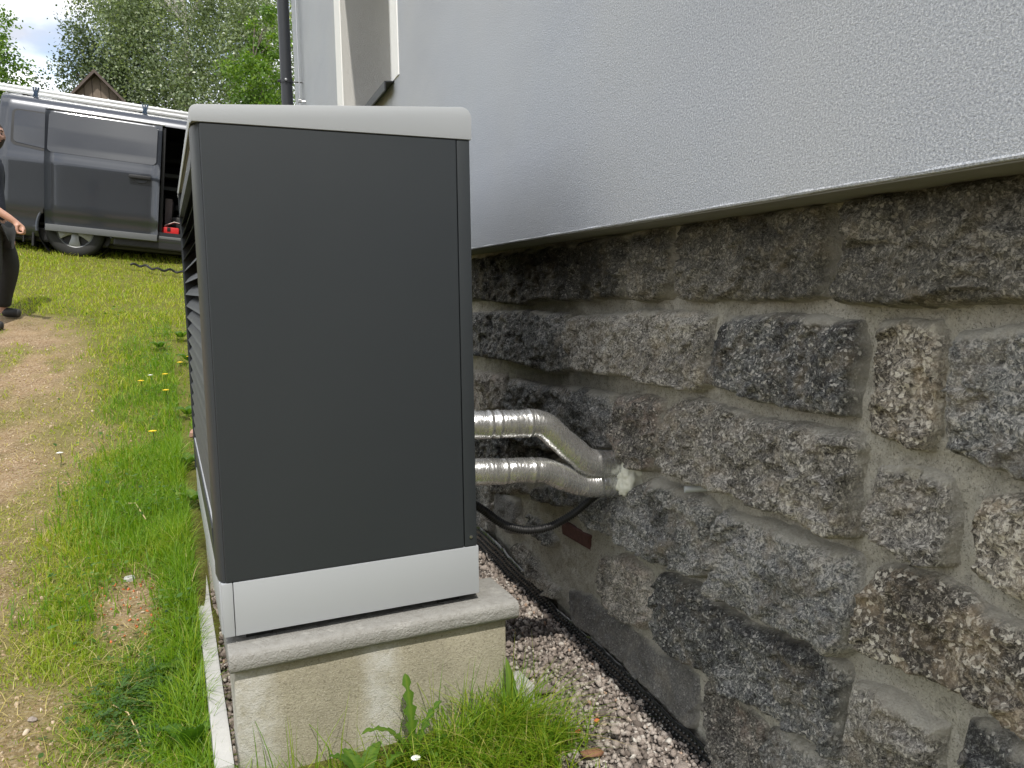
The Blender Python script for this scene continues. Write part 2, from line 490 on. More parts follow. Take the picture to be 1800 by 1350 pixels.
M['orange_brick'] = simple('orange_brick', (0.50, 0.14, 0.05), 0.9, var=0.3, scale=60, bump=0.6, bscale=200)
M['membrane'] = simple('black_membrane', (0.012, 0.013, 0.014), 0.28, var=0.2, spec=0.6)

t = NT('gravel_stone')
a = t.attr('tint')
c = t.ramp(a, [(0.0, (0.11, 0.088, 0.074)), (0.3, (0.23, 0.19, 0.165)), (0.6, (0.33, 0.28, 0.245)), (0.85, (0.43, 0.38, 0.34)), (0.95, (0.58, 0.55, 0.50)), (1.0, (0.36, 0.22, 0.14))])
c = t.mix(t.math('MULTIPLY', t.ramp(t.voro(420, out='Color'), [(0.3, 0.0), (0.7, 1.0)]), 0.4), c, (0.12, 0.11, 0.10))
M['gravel'] = t.set(c, 0.85, normal=t.bump(t.noise(330, 4), 0.6, 0.003), spec=0.3)
t = NT('tan_pebble')
c = t.ramp(t.attr('tint'), [(0.0, (0.16, 0.10, 0.06)), (0.4, (0.30, 0.21, 0.13)), (0.8, (0.44, 0.34, 0.24)), (1.0, (0.58, 0.50, 0.40))])
M['tan_pebble'] = t.set(c, 0.9, spec=0.2)
t = NT('gravel_bed')
c = t.mix(t.noise(90, 4), (0.07, 0.06, 0.052), (0.15, 0.13, 0.115))
M['gravel_bed'] = t.set(c, 0.95, normal=t.bump(t.noise(160, 4), 0.8, 0.01))

t = NT('soil')
dirt = t.mix(t.ramp(t.noise(5, 7, 0.7), [(0.3, 0.0), (0.65, 1.0)]), (0.115, 0.07, 0.036), (0.31, 0.215, 0.12))
dirt = t.mix(t.ramp(t.noise(70, 5, 0.7), [(0.42, 0.0), (0.62, 0.8)]), dirt, (0.39, 0.295, 0.19))
dirt = t.mix(t.ramp(t.voro(120, out='Color'), [(0.72, 0.0), (0.8, 0.55)]), dirt, (0.46, 0.38, 0.28))
dirt = t.mix(t.ramp(t.noise(150, 3), [(0.62, 0.0), (0.72, 0.7)]), dirt, (0.09, 0.055, 0.032))
sod = t.mix(t.noise(30, 5, 0.7), (0.08, 0.10, 0.018), (0.21, 0.19, 0.055))
c = t.mix(t.attr('turf'), dirt, sod)
M['soil'] = t.set(c, 0.95, normal=t.bump(t.math('ADD', t.noise(120, 5, 0.7), t.math('MULTIPLY', t.voro(90), 0.8)), 0.8, 0.012), spec=0.15)


def leaf_mat(name, stops, trans=0.35, rough=0.5, transcol=1.6, spec=0.4):
    t = NT(name)
    c = t.ramp(t.attr('tint'), stops)
    t.set(c, rough, spec=spec)
    tr = t.n.new('ShaderNodeBsdfTranslucent')
    tc = t.mix(1.0, c, (transcol, transcol*1.05, transcol*0.45), 'MULTIPLY')
    t.l.new(tc, tr.inputs['Color'])
    mx = t.n.new('ShaderNodeMixShader'); mx.inputs[0].default_value = trans
    t.l.new(t.b.outputs[0], mx.inputs[1]); t.l.new(tr.outputs[0], mx.inputs[2])
    t.l.new(mx.outputs[0], t.out.inputs['Surface'])
    return t.m


M['grass'] = leaf_mat('grass_blades', [(0.0, (0.075, 0.17, 0.010)), (0.3, (0.15, 0.28, 0.015)), (0.6, (0.28, 0.35, 0.028)), (0.86, (0.40, 0.40, 0.06)), (0.94, (0.50, 0.42, 0.17)), (1.0, (0.58, 0.50, 0.27))], 0.45)
M['weed'] = leaf_mat('weed_leaf', [(0.0, (0.035, 0.09, 0.012)), (0.5, (0.07, 0.155, 0.018)), (1.0, (0.16, 0.24, 0.03))], 0.35)
M['birch'] = leaf_mat('birch_leaves', [(0.0, (0.09, 0.125, 0.07)), (0.5, (0.19, 0.245, 0.135)), (0.85, (0.30, 0.36, 0.21)), (1.0, (0.44, 0.48, 0.34))], 0.38, 0.35, 1.4, 0.6)
M['dark_leaves'] = leaf_mat('dark_leaves', [(0.0, (0.04, 0.065, 0.036)), (0.6, (0.095, 0.135, 0.072)), (1.0, (0.24, 0.28, 0.17))], 0.28, 0.4, 1.4, 0.5)
M['bright_leaves'] = leaf_mat('bright_leaves', [(0.0, (0.05, 0.10, 0.018)), (0.5, (0.10, 0.19, 0.025)), (1.0, (0.20, 0.30, 0.04))], 0.35)
M['hedge_leaves'] = leaf_mat('hedge_leaves', [(0.0, (0.05, 0.075, 0.015)), (0.45, (0.12, 0.15, 0.025)), (0.8, (0.22, 0.24, 0.04)), (1.0, (0.30, 0.25, 0.09))], 0.3)
M['bark'] = simple('bark', (0.14, 0.12, 0.10), 0.9, var=0.4, bump=0.6, bscale=30)
M['birch_bark'] = simple('birch_bark', (0.42, 0.41, 0.38), 0.8, var=0.5, scale=9, bump=0.4, bscale=30)
M['yellow_petal'] = simple('yellow_petal', (0.85, 0.58, 0.02), 0.6, var=0.1)
M['white_petal'] = simple('white_petal', (0.80, 0.80, 0.76), 0.6, var=0.05)
M['straw'] = simple('dry_straw', (0.48, 0.38, 0.20), 0.7, var=0.2)
M['old_wood'] = simple('weathered_board', (0.16, 0.125, 0.10), 0.85, var=0.35, scale=12, bump=0.4, bscale=50)
M['brown_fascia'] = simple('brown_fascia', (0.07, 0.05, 0.042), 0.7, var=0.2)

# ------------------------------------------------------------------ places
PHI = 0.05742                      # the heat pump stands turned a little from the wall
BO = Vector((-0.017, 1.795, 0))    # its near left corner
CP, SP = math.cos(PHI), math.sin(PHI)


def bw(x, y, z=0.0):               # from the heat pump's own axes to the world
    return Vector((BO.x + CP*x - SP*y, BO.y + SP*x + CP*y, z))


def blx(X, Y):                     # world -> the heat pump's own axes (arrays)
    return CP*(X-BO.x) + SP*(Y-BO.y), -SP*(X-BO.x) + CP*(Y-BO.y)


XG, XW = 0.915, 1.062              # plaster face, mortar face
GB = 1.300                         # lower edge of the plaster
HOUSE_Y0, HOUSE_Y1 = -0.35, 9.05


def path_edge(Y):
    ys = [-5, 1.9, 2.3, 2.7, 3.2, 3.8, 4.6, 5.5, 6.6, 7.6, 8.3, 9.0, 40]
    xs = [-.38, -.38, -.40, -.60, -.60, -.64, -.74, -1.02, -1.06, -1.2, -1.5, -2.6, -3.2]
    return np.interp(Y, ys, xs)


def turf_amount(X, Y):
    """1 = closed turf, 0 = bare earth."""
    n = fbm(X*1.6, Y*0.8, seed=3, octaves=4)*0.42 + fbm(X*6, Y*4, seed=5, octaves=3)*0.22
    e = path_edge(Y) - X
    t = 1 - sstep(-0.28, 0.34, e + n*0.75)
    far = sstep(3.0, 4.2, e)                       # grass again on the far side of the track
    t = np.maximum(t, far)
    t = np.maximum(t, sstep(8.2, 9.0, Y + n*1.2))  # and beyond it
    streak = sstep(.12, .42, fbm(X*2.6+9, Y*1.3, seed=8, octaves=4)+.35*fbm(X*9, Y*6, seed=9, octaves=2))
    t = np.maximum(t, .62*streak*(1-.6*sstep(.5, 1.4, e)))
    bare = np.exp(-(((X+.33)/.10)**2 + ((Y-2.80)/.26)**2)**1.5)
    t = t*(1-0.9*bare)
    tuft = np.exp(-(((X+.47)/.17)**2 + ((Y-2.47)/.10)**2))
    tuft = np.maximum(tuft, 0.8*np.exp(-(((X+.62)/.25)**2 + ((Y-2.52)/.09)**2)))
    return np.clip(np.maximum(t, tuft*0.9), 0, 1)


def terrain(X, Y):
    X = np.asarray(X, float); Y = np.asarray(Y, float)
    t = np.clip(Y-2, 0, 11.5)
    z = .05 + .0757*t + .01073*t*t
    z = z + np.clip(Y-13.5, 0, 30)*0.06
    z = z - 0.10*sstep(7, 10.5, Y)*(np.clip(X, -9, 9)+1.6)*np.where(Y > 14, np.clip(1-(Y-14)/6, 0, 1), 1)
    z = z + 0.016*fbm(X*1.1, Y*1.1, seed=11, octaves=4)*np.clip(Y-1.5, 0.4, 2) + 0.008*fbm(X*7, Y*7, seed=12, octaves=3)
    lx, ly = blx(X, Y)
    g = sstep(0.0, 0.03, lx)*sstep(-0.02, 0.05, ly)*(1-sstep(3.2, 4.4, Y))
    g2 = sstep(0.66, 0.74, X)*sstep(0.9, 1.15, Y)*(1-sstep(3.4, 4.4, Y))
    return z*(1-np.maximum(g, g2)) - 0.03*np.maximum(g, g2)


# ------------------------------------------------------------------ ground
def spaced(parts):
    out = []
    for a, b, d in parts:
        out += list(np.arange(a, b, d))
    return np.array(out + [parts[-1][1]])


gx = spaced([(-400, -40, 40), (-40, -8, 2), (-8, -3, .25), (-3, 1.4, .035), (1.4, 8, .6), (8, 40, 4), (40, 400, 40)])
gy = spaced([(-400, -40, 40), (-40, -4, 3), (-4, .8, .3), (.8, 5, .03), (5, 14.5, .07), (14.5, 40, 1.5), (40, 400, 40)])
GX, GY = np.meshgrid(gx, gy, indexing='ij')
GZ = terrain(GX, GY)
me = mesh_np('ground', np.stack([GX, GY, GZ], -1).reshape(-1, 3), grid_faces(len(gx), len(gy)), True,
             {'turf': np.clip(turf_amount(GX, GY), 0, 1).ravel()})
tag(link('ground', me, M['soil']), kind='structure', label='earth and grass slope rising towards the parked van')

# ------------------------------------------------------------------ the house
house = tag(empty('house', (XG, HOUSE_Y0, 0)), 'grey rendered house with rough stone base beside the heat pump', 'house')
HI = Matrix.Translation(-Vector((XG, HOUSE_Y0, 0)))


def hpart(mb, name, mat, parent=None, **k):
    """Build from world coordinates as a part of the house."""
    mb.bm.transform(HI)
    return mb.build(name, mat, parent or house, **k)


HX1, HZ1 = 7.2, 6.2
WY0, WY1, WZ0, WZ1 = 4.16, 5.80, 2.215, 3.75     # window opening in the plaster
WALL_T = 0.46
mb = MB()
def wallpiece(y0, y1, z0, z1):
    mb.box((XG, y0, z0), (XG+WALL_T, y1, z1))
wallpiece(HOUSE_Y0, WY0, GB, HZ1); wallpiece(WY1, HOUSE_Y1, GB, HZ1)
wallpiece(WY0, WY1, GB, WZ0); wallpiece(WY0, WY1, WZ1, HZ1)
mb.box((XG+WALL_T, HOUSE_Y0, GB), (HX1, HOUSE_Y0+WALL_T, HZ1))
mb.box((XG+WALL_T, HOUSE_Y1-WALL_T, GB), (HX1, HOUSE_Y1, HZ1))
mb.box((HX1-WALL_T, HOUSE_Y0+WALL_T, GB), (HX1, HOUSE_Y1-WALL_T, HZ1))
plaster = hpart(mb, 'rendered_wall', M['render'])
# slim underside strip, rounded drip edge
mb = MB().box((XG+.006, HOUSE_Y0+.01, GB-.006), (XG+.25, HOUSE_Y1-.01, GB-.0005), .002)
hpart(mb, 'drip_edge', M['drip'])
ys = np.arange(0.2, 4.6, 0.012)
prof = []
rr = .0042 + .0012*fbm(ys*30, ys*0, seed=4)
mb = MB().tube([(XG+.0034+.0006*math.sin(y*23), y, GB+.001) for y in ys], list(rr), 8)
hpart(mb, 'render_edge', M['render'], smooth=True)

# window: reveals, white bands, sill, frame, glass
rv = MB()
rv.box((XG+.004, WY1-.012, WZ0+.002), (XG+WALL_T-.08, WY1-.001, WZ1-.002))
rv.box((XG+.004, WY0+.001, WZ0+.002), (XG+WALL_T-.08, WY0+.012, WZ1-.002))
rv.box((XG+.004, WY0+.013, WZ1-.012), (XG+WALL_T-.08, WY1-.013, WZ1-.001))
hpart(rv, 'window_reveal', M['beige_render'])
bd = MB()
bd.box((XG-.006, WY0-.15, WZ0-.0), (XG+.003, WY0+.004, WZ1+.12), .002)
bd.box((XG-.006, WY1-.004, WZ0-.0), (XG+.003, WY1+.24, WZ1+.12), .002)
bd.box((XG-.006, WY0+.0045, WZ1), (XG+.003, WY1-.0045, WZ1+.12), .002)
hpart(bd, 'white_band', M['white_render'])
win = hpart(MB().box((XG+.34, WY0+.013, WZ0+.02), (XG+.41, WY0+.09, WZ1-.013), .004).box((XG+.34, WY1-.09, WZ0+.02), (XG+.41, WY1-.013, WZ1-.013), .004)
            .box((XG+.34, WY0+.09, WZ0+.02), (XG+.41, WY1-.09, WZ0+.1), .004).box((XG+.34, WY0+.09, WZ1-.09), (XG+.41, WY1-.09, WZ1-.013), .004)
            .box((XG+.345, 4.95, WZ0+.1), (XG+.405, 5.03, WZ1-.09), .004), 'window', M['white_plastic'])
hpart(MB().box((XG+.37, WY0+.09, WZ0+.1), (XG+.38, WY1-.09, WZ1-.09)), 'pane', M['glass'], win)
sill = MB()
sill.prism([(XG-.052, WZ0-.05), (XG-.050, WZ0-.052), (XG-.046, WZ0-.052), (XG-.046, WZ0-.010), (XG+.33, WZ0+.016), (XG+.33, WZ0+.02), (XG-.052, WZ0-.005)], 'y', WY0-.03, WY1+.03)
hpart(sill, 'sill', M['anthracite'], win)

# rain pipe, lightning wire
px_, py_ = 0.76, 8.30
dp = hpart(MB().tube([(px_, py_, .95), (px_, py_, 6.0)], .056, 20), 'rain_pipe', M['anthracite'], smooth=True)
for zz in (1.9, 3.2, 4.6):
    hpart(MB().lathe([(.0565, -.018), (.062, -.018), (.062, .018), (.0565, .018)], 20, Matrix.Translation((px_, py_, zz)), caps=False)
          .tube([(px_+.05, py_, zz), (XG+.01, py_, zz)], .007, 8).box((px_-.062-.022, py_-.012, zz-.012), (px_-.058, py_+.012, zz+.012), .003), 'pipe_bracket', M['anthracite'], dp)
    hpart(MB().lathe([(.006, 0), (.012, .003), (.012, .012), (.0, .014)], 8, Matrix.Translation((px_-.01, py_-.066, zz))@Matrix.Rotation(rad(90), 4, 'X')), 'bolt', M['steel'], dp)
wx, wy = 0.862, 8.12
wire = hpart(MB().tube([(wx, wy, .95), (wx, wy, 6.0)], .0045, 6), 'lightning_wire', M['steel'])
for zz in (1.7, 2.98, 4.3):
    hpart(MB().box((wx-.016, wy-.016, zz-.014), (wx+.016, wy+.016, zz+.014), .004).tube([(wx, wy, zz), (XG+.01, wy, zz)], .006, 8), 'wire_clip', M['steel'], wire)

# roof
rf = MB()
xm = 0.5*(XG+HX1)
for s in (-1, 1):
    xo = xm + s*(0.5*(HX1-XG)+.14)
    pts = [(xm, HZ1+2.35), (xo, HZ1+.02), (xo, HZ1-.10), (xm, HZ1+2.2)]
    rf.prism(pts if s > 0 else pts[::-1], 'y', HOUSE_Y0-.12, HOUSE_Y1+.12)
roof = hpart(rf, 'roof', M['roof_tile'])
for ya_, yb_ in ((HOUSE_Y0+.02, HOUSE_Y0+.3), (HOUSE_Y1-.3, HOUSE_Y1-.02)):
    hpart(MB().prism([(XG, HZ1+.001), (HX1, HZ1+.001), (xm, HZ1+2.2)], 'y', ya_, yb_), 'gable', M['render'])

# ------------------------------------------------------------------ the stone base, stone by stone
STONES = [
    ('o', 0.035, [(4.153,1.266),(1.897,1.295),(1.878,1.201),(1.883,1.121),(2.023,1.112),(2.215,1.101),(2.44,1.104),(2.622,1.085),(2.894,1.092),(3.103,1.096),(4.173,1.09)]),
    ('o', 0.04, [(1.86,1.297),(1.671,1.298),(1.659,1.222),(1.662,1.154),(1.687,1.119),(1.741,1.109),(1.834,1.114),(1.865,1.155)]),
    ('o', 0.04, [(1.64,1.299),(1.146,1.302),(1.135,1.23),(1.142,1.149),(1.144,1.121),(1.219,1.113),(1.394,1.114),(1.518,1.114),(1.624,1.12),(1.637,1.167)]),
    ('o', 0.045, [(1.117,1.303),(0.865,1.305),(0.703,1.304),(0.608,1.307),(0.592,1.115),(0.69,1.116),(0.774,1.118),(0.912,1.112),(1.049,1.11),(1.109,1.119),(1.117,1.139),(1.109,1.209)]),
    ('d', 0.05, [(4.184,0.991),(3.182,1.052),(2.651,1.071),(2.279,1.066),(2.263,0.998),(2.246,0.891),(2.326,0.871),(2.601,0.869),(2.657,0.874),(2.903,0.871),(3.193,0.865),(4.205,0.797)]),
    ('m', 0.05, [(2.232,1.06),(2.023,1.073),(1.827,1.088),(1.611,1.089),(1.491,1.083),(1.493,1.0),(1.497,0.922),(1.558,0.902),(1.657,0.898),(1.766,0.903),(1.92,0.906),(2.097,0.897),(2.208,0.904),(2.241,0.982)]),
    ('d', 0.045, [(1.457,1.083),(1.301,1.091),(1.157,1.091),(1.067,1.088),(1.055,1.032),(1.061,0.972),(1.062,0.916),(1.105,0.91),(1.194,0.91),(1.311,0.91),(1.406,0.92),(1.477,0.922),(1.471,1.001)]),
    ('l', 0.035, [(1.033,1.086),(0.976,1.091),(0.906,1.091),(0.894,1.069),(0.896,0.99),(0.9,0.918),(0.909,0.885),(0.941,0.883),(1.012,0.89),(1.028,0.956)]),
    ('d', 0.045, [(0.87,1.077),(0.814,1.082),(0.764,1.093),(0.654,1.103),(0.574,1.106),(0.557,0.883),(0.672,0.882),(0.749,0.88),(0.819,0.885),(0.873,0.892),(0.878,0.931),(0.874,1.019)]),
    ('p', 0.04, [(4.217,0.692),(3.212,0.802),(2.873,0.806),(2.831,0.726),(2.859,0.678),(3.129,0.627),(4.242,0.466)]),
    ('d', 0.055, [(2.802,0.809),(2.445,0.824),(2.136,0.849),(1.973,0.848),(1.959,0.772),(1.979,0.686),(2.097,0.646),(2.45,0.596),(2.786,0.577),(2.82,0.683)]),
    ('p', 0.045, [(1.939,0.856),(1.794,0.869),(1.701,0.866),(1.705,0.811),(1.718,0.736),(1.728,0.677),(1.822,0.661),(1.901,0.685),(1.945,0.741)]),
    ('m', 0.05, [(1.676,0.845),(1.605,0.878),(1.489,0.893),(1.328,0.879),(1.177,0.885),(1.063,0.895),(1.045,0.864),(1.051,0.791),(1.047,0.702),(1.08,0.689),(1.184,0.697),(1.267,0.698),(1.379,0.7),(1.483,0.685),(1.564,0.689),(1.679,0.702),(1.693,0.755)]),
    ('m', 0.035, [(1.015,0.836),(0.974,0.852),(0.918,0.86),(0.876,0.855),(0.864,0.827),(0.859,0.775),(0.863,0.709),(0.887,0.702),(0.942,0.698),(0.996,0.71),(1.023,0.722),(1.026,0.777)]),
    ('l', 0.04, [(0.819,0.834),(0.781,0.852),(0.724,0.86),(0.637,0.872),(0.556,0.879),(0.543,0.709),(0.625,0.709),(0.705,0.709),(0.754,0.713),(0.794,0.716),(0.815,0.735),(0.819,0.786)]),
    ('d', 0.05, [(1.797,0.636),(1.733,0.658),(1.6,0.662),(1.516,0.662),(1.469,0.647),(1.476,0.596),(1.482,0.519),(1.492,0.474),(1.522,0.457),(1.62,0.452),(1.729,0.438),(1.883,0.437),(2.021,0.438),(2.157,0.444),(2.089,0.498)]),
    ('d', 0.05, [(1.439,0.656),(1.338,0.663),(1.199,0.673),(1.093,0.672),(1.045,0.671),(1.038,0.609),(1.045,0.542),(1.045,0.499),(1.068,0.471),(1.127,0.474),(1.257,0.455),(1.369,0.447),(1.453,0.448),(1.461,0.533),(1.454,0.615)]),
    ('l', 0.045, [(0.999,0.661),(0.952,0.684),(0.876,0.689),(0.796,0.678),(0.735,0.668),(0.62,0.65),(0.537,0.641),(0.527,0.511),(0.61,0.517),(0.724,0.521),(0.796,0.53),(0.876,0.522),(0.942,0.515),(1.003,0.508),(1.021,0.542),(1.022,0.604)]),
    ('p', 0.035, [(2.036,0.351),(1.915,0.398),(1.764,0.4),(1.739,0.349),(1.732,0.273),(1.761,0.23),(1.847,0.21),(1.984,0.215),(2.036,0.275)]),
    ('d', 0.05, [(1.701,0.42),(1.594,0.435),(1.498,0.445),(1.44,0.43),(1.349,0.432),(1.265,0.442),(1.154,0.456),(1.068,0.461),(1.059,0.428),(1.061,0.372),(1.065,0.274),(1.128,0.278),(1.198,0.262),(1.278,0.264),(1.385,0.24),(1.458,0.249),(1.589,0.229),(1.683,0.239),(1.718,0.271)]),
    ('m', 0.04, [(1.046,0.44),(0.97,0.465),(0.916,0.461),(0.879,0.452),(0.853,0.458),(0.857,0.437),(0.859,0.404),(0.864,0.34),(0.903,0.243),(1.056,0.183),(1.058,0.262),(1.057,0.35),(1.053,0.422)]),
    ('d', 0.04, [(0.823,0.483),(0.782,0.501),(0.762,0.502),(0.723,0.508),(0.608,0.495),(0.599,0.374),(0.809,0.289),(0.823,0.404),(0.828,0.454)]),
    ('s', 0.022, [(2.289,0.156),(2.138,0.192),(1.948,0.194),(1.815,0.198),(1.711,0.207),(1.589,0.216),(1.532,0.214),(1.523,0.157),(1.535,0.07),(1.585,0.053),(1.722,0.058),(1.913,0.066),(2.098,0.065),(2.245,0.049),(2.289,0.106)]),
    ('p', 0.03, [(1.503,0.215),(1.418,0.23),(1.354,0.236),(1.301,0.228),(1.283,0.215),(1.289,0.174),(1.304,0.116),(1.305,0.046),(1.377,0.027),(1.477,0.052),(1.493,0.125),(1.513,0.156)]),
    ('d', 0.03, [(1.265,0.231),(1.198,0.247),(1.161,0.25),(1.116,0.25),(1.069,0.261),(1.066,0.143),(1.285,0.032),(1.281,0.169)]),
    ('m', 0.03, [(2.834,0.132),(2.725,0.184),(2.631,0.18),(2.505,0.146),(2.443,0.124),(2.359,0.13),(2.36,0.091),(2.465,0.064),(2.634,0.071),(2.772,0.099)]),
    ('d', 0.03, [(2.662,0.318),(2.455,0.322),(2.381,0.293),(2.396,0.259),(2.535,0.247),(2.646,0.257)]),
    ('d', 0.03, [(2.613,0.421),(2.308,0.509),(2.137,0.52),(2.178,0.461),(2.403,0.407),(2.586,0.385)]),
    ('d', 0.045, [(4.249,0.4),(3.131,0.578),(2.553,0.618),(2.329,0.6),(2.33,0.546),(3.221,0.386),(4.269,0.218)]),
    ('m', 0.03, [(4.283,0.089),(3.144,0.345),(2.7,0.422),(2.642,0.384),(2.927,0.313),(4.293,-0.003)]),
    ('p', 0.025, [(3.058,0.261),(2.893,0.307),(2.747,0.284),(2.687,0.256),(2.767,0.221),(2.897,0.219)]),
]



def inside_dist(poly, Y, Z):
    P = np.array(poly); Q = np.roll(P, -1, 0)
    d2 = np.full(Y.shape, 1e9); ins = np.zeros(Y.shape, bool)
    for (ay, az), (by, bz) in zip(P, Q):
        ey, ez = by-ay, bz-az
        L = ey*ey+ez*ez+1e-12
        t = np.clip(((Y-ay)*ey+(Z-az)*ez)/L, 0, 1)
        d2 = np.minimum(d2, (Y-ay-t*ey)**2+(Z-az-t*ez)**2)
        c = ((az > Z) != (bz > Z)) & (Y < ey*(Z-az)/(ez if abs(ez) > 1e-9 else 1e-9)+ay)
        ins ^= c
    return np.where(ins, 1, -1)*np.sqrt(d2)


found = hpart(MB().box((XW+.06, HOUSE_Y0+.06, -.4), (XW+.5, HOUSE_Y1-.06, GB-.002)).box((XW+.5, HOUSE_Y0+.06, -.4), (HX1-.08, HOUSE_Y0+.5, GB-.002)).box((XW+.5, HOUSE_Y1-.5, -.4), (HX1-.08, HOUSE_Y1-.06, GB-.002)), 'stone_base', M['mortar'])
OFF = np.array([XG, HOUSE_Y0, 0])


def mortar_sheet(y0, y1, d):
    yy = np.arange(y0, y1+d, d); zz = np.arange(-.35, GB+.004, d)
    Y, Z = np.meshgrid(yy, zz, indexing='ij')
    X = XW - .008 + .010*fbm(Y*9, Z*9, seed=21, octaves=4) + .007*fbm(Y*38, Z*38, seed=22, octaves=4) + .004*np.abs(fbm(Y*90, Z*90, seed=24, octaves=2))
    X = X - .005*sstep(.15, .6, fbm(Y*4, Z*5, seed=23))
    me = mesh_np('mortar_joints', np.stack([X, Y, Z], -1).reshape(-1, 3)-OFF, grid_faces(len(yy), len(zz))[:, ::-1], True)
    return link('mortar_joints', me, M['mortar'], found)


mortar_sheet(.45, 3.6, .006)
mortar_sheet(HOUSE_Y0+.02, .45, .03); mortar_sheet(3.6, HOUSE_Y1-.06, .05)


def stone(tone, depth, poly, d, seed):
    P = np.array(poly)
    yy = np.arange(P[:, 0].min()-.03, P[:, 0].max()+.03, d); zz = np.arange(P[:, 1].min()-.03, P[:, 1].max()+.03, d)
    Y, Z = np.meshgrid(yy, zz, indexing='ij')
    wy_ = Y + .008*fbm(Y*11, Z*11, seed=seed+1, octaves=3) + .0045*fbm(Y*45, Z*45, seed=seed+2, octaves=3)
    wz_ = Z + .008*fbm(Y*11, Z*11, seed=seed+3, octaves=3) + .0045*fbm(Y*45, Z*45, seed=seed+4, octaves=3)
    sd = inside_dist(poly, wy_, wz_) - .0005
    zc = (Z-P[:, 1].min())/max(.05, np.ptp(P[:, 1]))
    w = .013 + .020*sstep(.45, 1.0, zc)                       # steep foot, sloping shoulder
    e = np.clip(sd/w, 0, 1)
    h = .85*depth*np.sqrt(np.clip(1-(1-e)**2, 0, 1))*(1.34-.58*zc)
    rough = 0.35 if tone == 's' else 1.0
    f1 = fbm(Y*6, Z*6, seed=seed+5, octaves=3)
    rid = 1-2*np.abs(fbm(Y*14, Z*14, seed=seed+6, octaves=3))
    f2 = fbm(Y*38, Z*38, seed=seed+7, octaves=3)
    f3 = fbm(Y*120, Z*120, seed=seed+8, octaves=2)
    fa = facets(Y*13+.8*f1, Z*15, seed=seed+31, slope=1.3); fb = facets(Y*36+f1, Z*44, seed=seed+37, slope=1.2)
    h = h + rough*np.clip(e*2.0, 0, 1)*(.016*f1 + .006*(rid-.4) + .018*fa + .011*fb + .006*f2 + .0045*f3)
    h = np.where(sd < 0, np.maximum(-.03, .008+sd*2.4), np.maximum(h, 0)+.008)
    keep = sd > -.016
    fk = keep[:-1, :-1] & keep[1:, :-1] & keep[1:, 1:] & keep[:-1, 1:]
    F = grid_faces(len(yy), len(zz), fk)[:, ::-1]
    used = np.unique(F); mp = np.full(Y.size, -1, np.int64); mp[used] = np.arange(len(used))
    topz = sstep(.62, .98, zc)*sstep(.055, .0, sd)
    sm = sstep(.58, .86, topz*.75 + .55*fbm(Y*13, Z*13, seed=seed+9, octaves=5))*.85
    sm = np.maximum(sm, sstep(.42, .66, fbm(Y*9, Z*9, seed=seed+10, octaves=5))*.5*sstep(.03, .0, sd))
    sm = np.maximum(sm, sstep(.007, -.004, sd + .006*f2)*.8)
    V = np.stack([XW-h, Y, Z], -1).reshape(-1, 3)[used]-OFF
    me = mesh_np('stone', V, mp[F], True, {'smear': sm.ravel()[used]})
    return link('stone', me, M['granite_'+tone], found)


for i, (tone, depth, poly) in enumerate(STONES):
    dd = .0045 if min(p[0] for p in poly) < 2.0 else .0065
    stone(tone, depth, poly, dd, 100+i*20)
me = None
# a red brick let into the mortar
bk = MB().box((XW-.020, 2.14, .332), (XW+.05, 2.335, .378), .006)
for v in bk.bm.verts: v.co += Vector((.006*vnoise(v.co.y*30, v.co.z*30), .01*(vnoise(v.co.z*40, v.co.y*9)), .006*vnoise(v.co.y*25, 3.1)))
hpart(bk, 'brick', M['brick'], found)
# the courses that run on outside the photograph
courses = [(1.10, 1.29), (0.86, 1.08), (0.62, 0.85), (0.36, 0.60), (0.10, 0.345), (-.12, 0.085)]
r_ = random.Random(5)
k = 0
for z0, z1 in courses:
    for ya, yb, dd in ((HOUSE_Y0+.02, .50, .014), (4.22, HOUSE_Y1-.1, .022)):
        y = ya
        while y < yb-.12:
            L = min(r_.uniform(.28, .6), yb-y)
            if yb-(y+L) < .15: L = yb-y
            j = lambda s=.012: r_.uniform(-s, s)
            stone(r_.choice('ddmmlp'), .045, [(y+.012+j(), z0+j()), (y+L*.5, z0+j()), (y+L-.012+j(), z0+j()), (y+L-.012+j(), z1+j()), (y+L*.5, z1+j()), (y+.012+j(), z1+j())], dd, 1500+k*20)
            y += L; k += 1
for poly, tone in (([(4.15, .62), (3.3, .62), (3.3, .775), (4.15, .775)], 'm'), ([(4.15, .36), (3.6, .36), (3.6, .58), (4.15, .58)], 'd'), ([(3.57, .36), (3.28, .36), (3.28, .58), (3.57, .58)], 'p'),
                   ([(4.15, .10), (3.45, .10), (3.45, .33), (4.15, .33)], 'm'), ([(3.4, .10), (3.05, .12), (3.05, .33), (3.4, .33)], 'd'), ([(3.0, .18), (2.75, .2), (2.75, .34), (3.0, .34)], 's'), ([(4.15, -.15), (3.3, -.15), (3.3, .07), (4.15, .07)], 's')):
    stone(tone, .04, poly, .012, 3000+k*20); k += 1

# a short grey pipe stub out of a joint
st = MB().lathe([(.0078, -.05), (.0078, .05), (.0056, .05), (.0056, .0)], 16, caps=False).build('pipe_stub', M['grey_pvc'], smooth=True, loc=(1.045, 1.518, .681), rot=(rad(-6), rad(-93), rad(-14)))
tag(st, 'short grey plastic pipe stub poking out of a wall joint', 'pipe stub')

# ------------------------------------------------------------------ heat pump
HP_L, HP_W = 1.40, 0.600
hp = tag(empty('heat_pump', (BO.x, BO.y, .361), (0, 0, PHI)), 'tall dark grey heat pump with pale lid and pale base band', 'heat pump')
LZ = -.361
Z0, Z1, Z2 = .381+LZ, .505+LZ, 1.500+LZ
c_ = .006
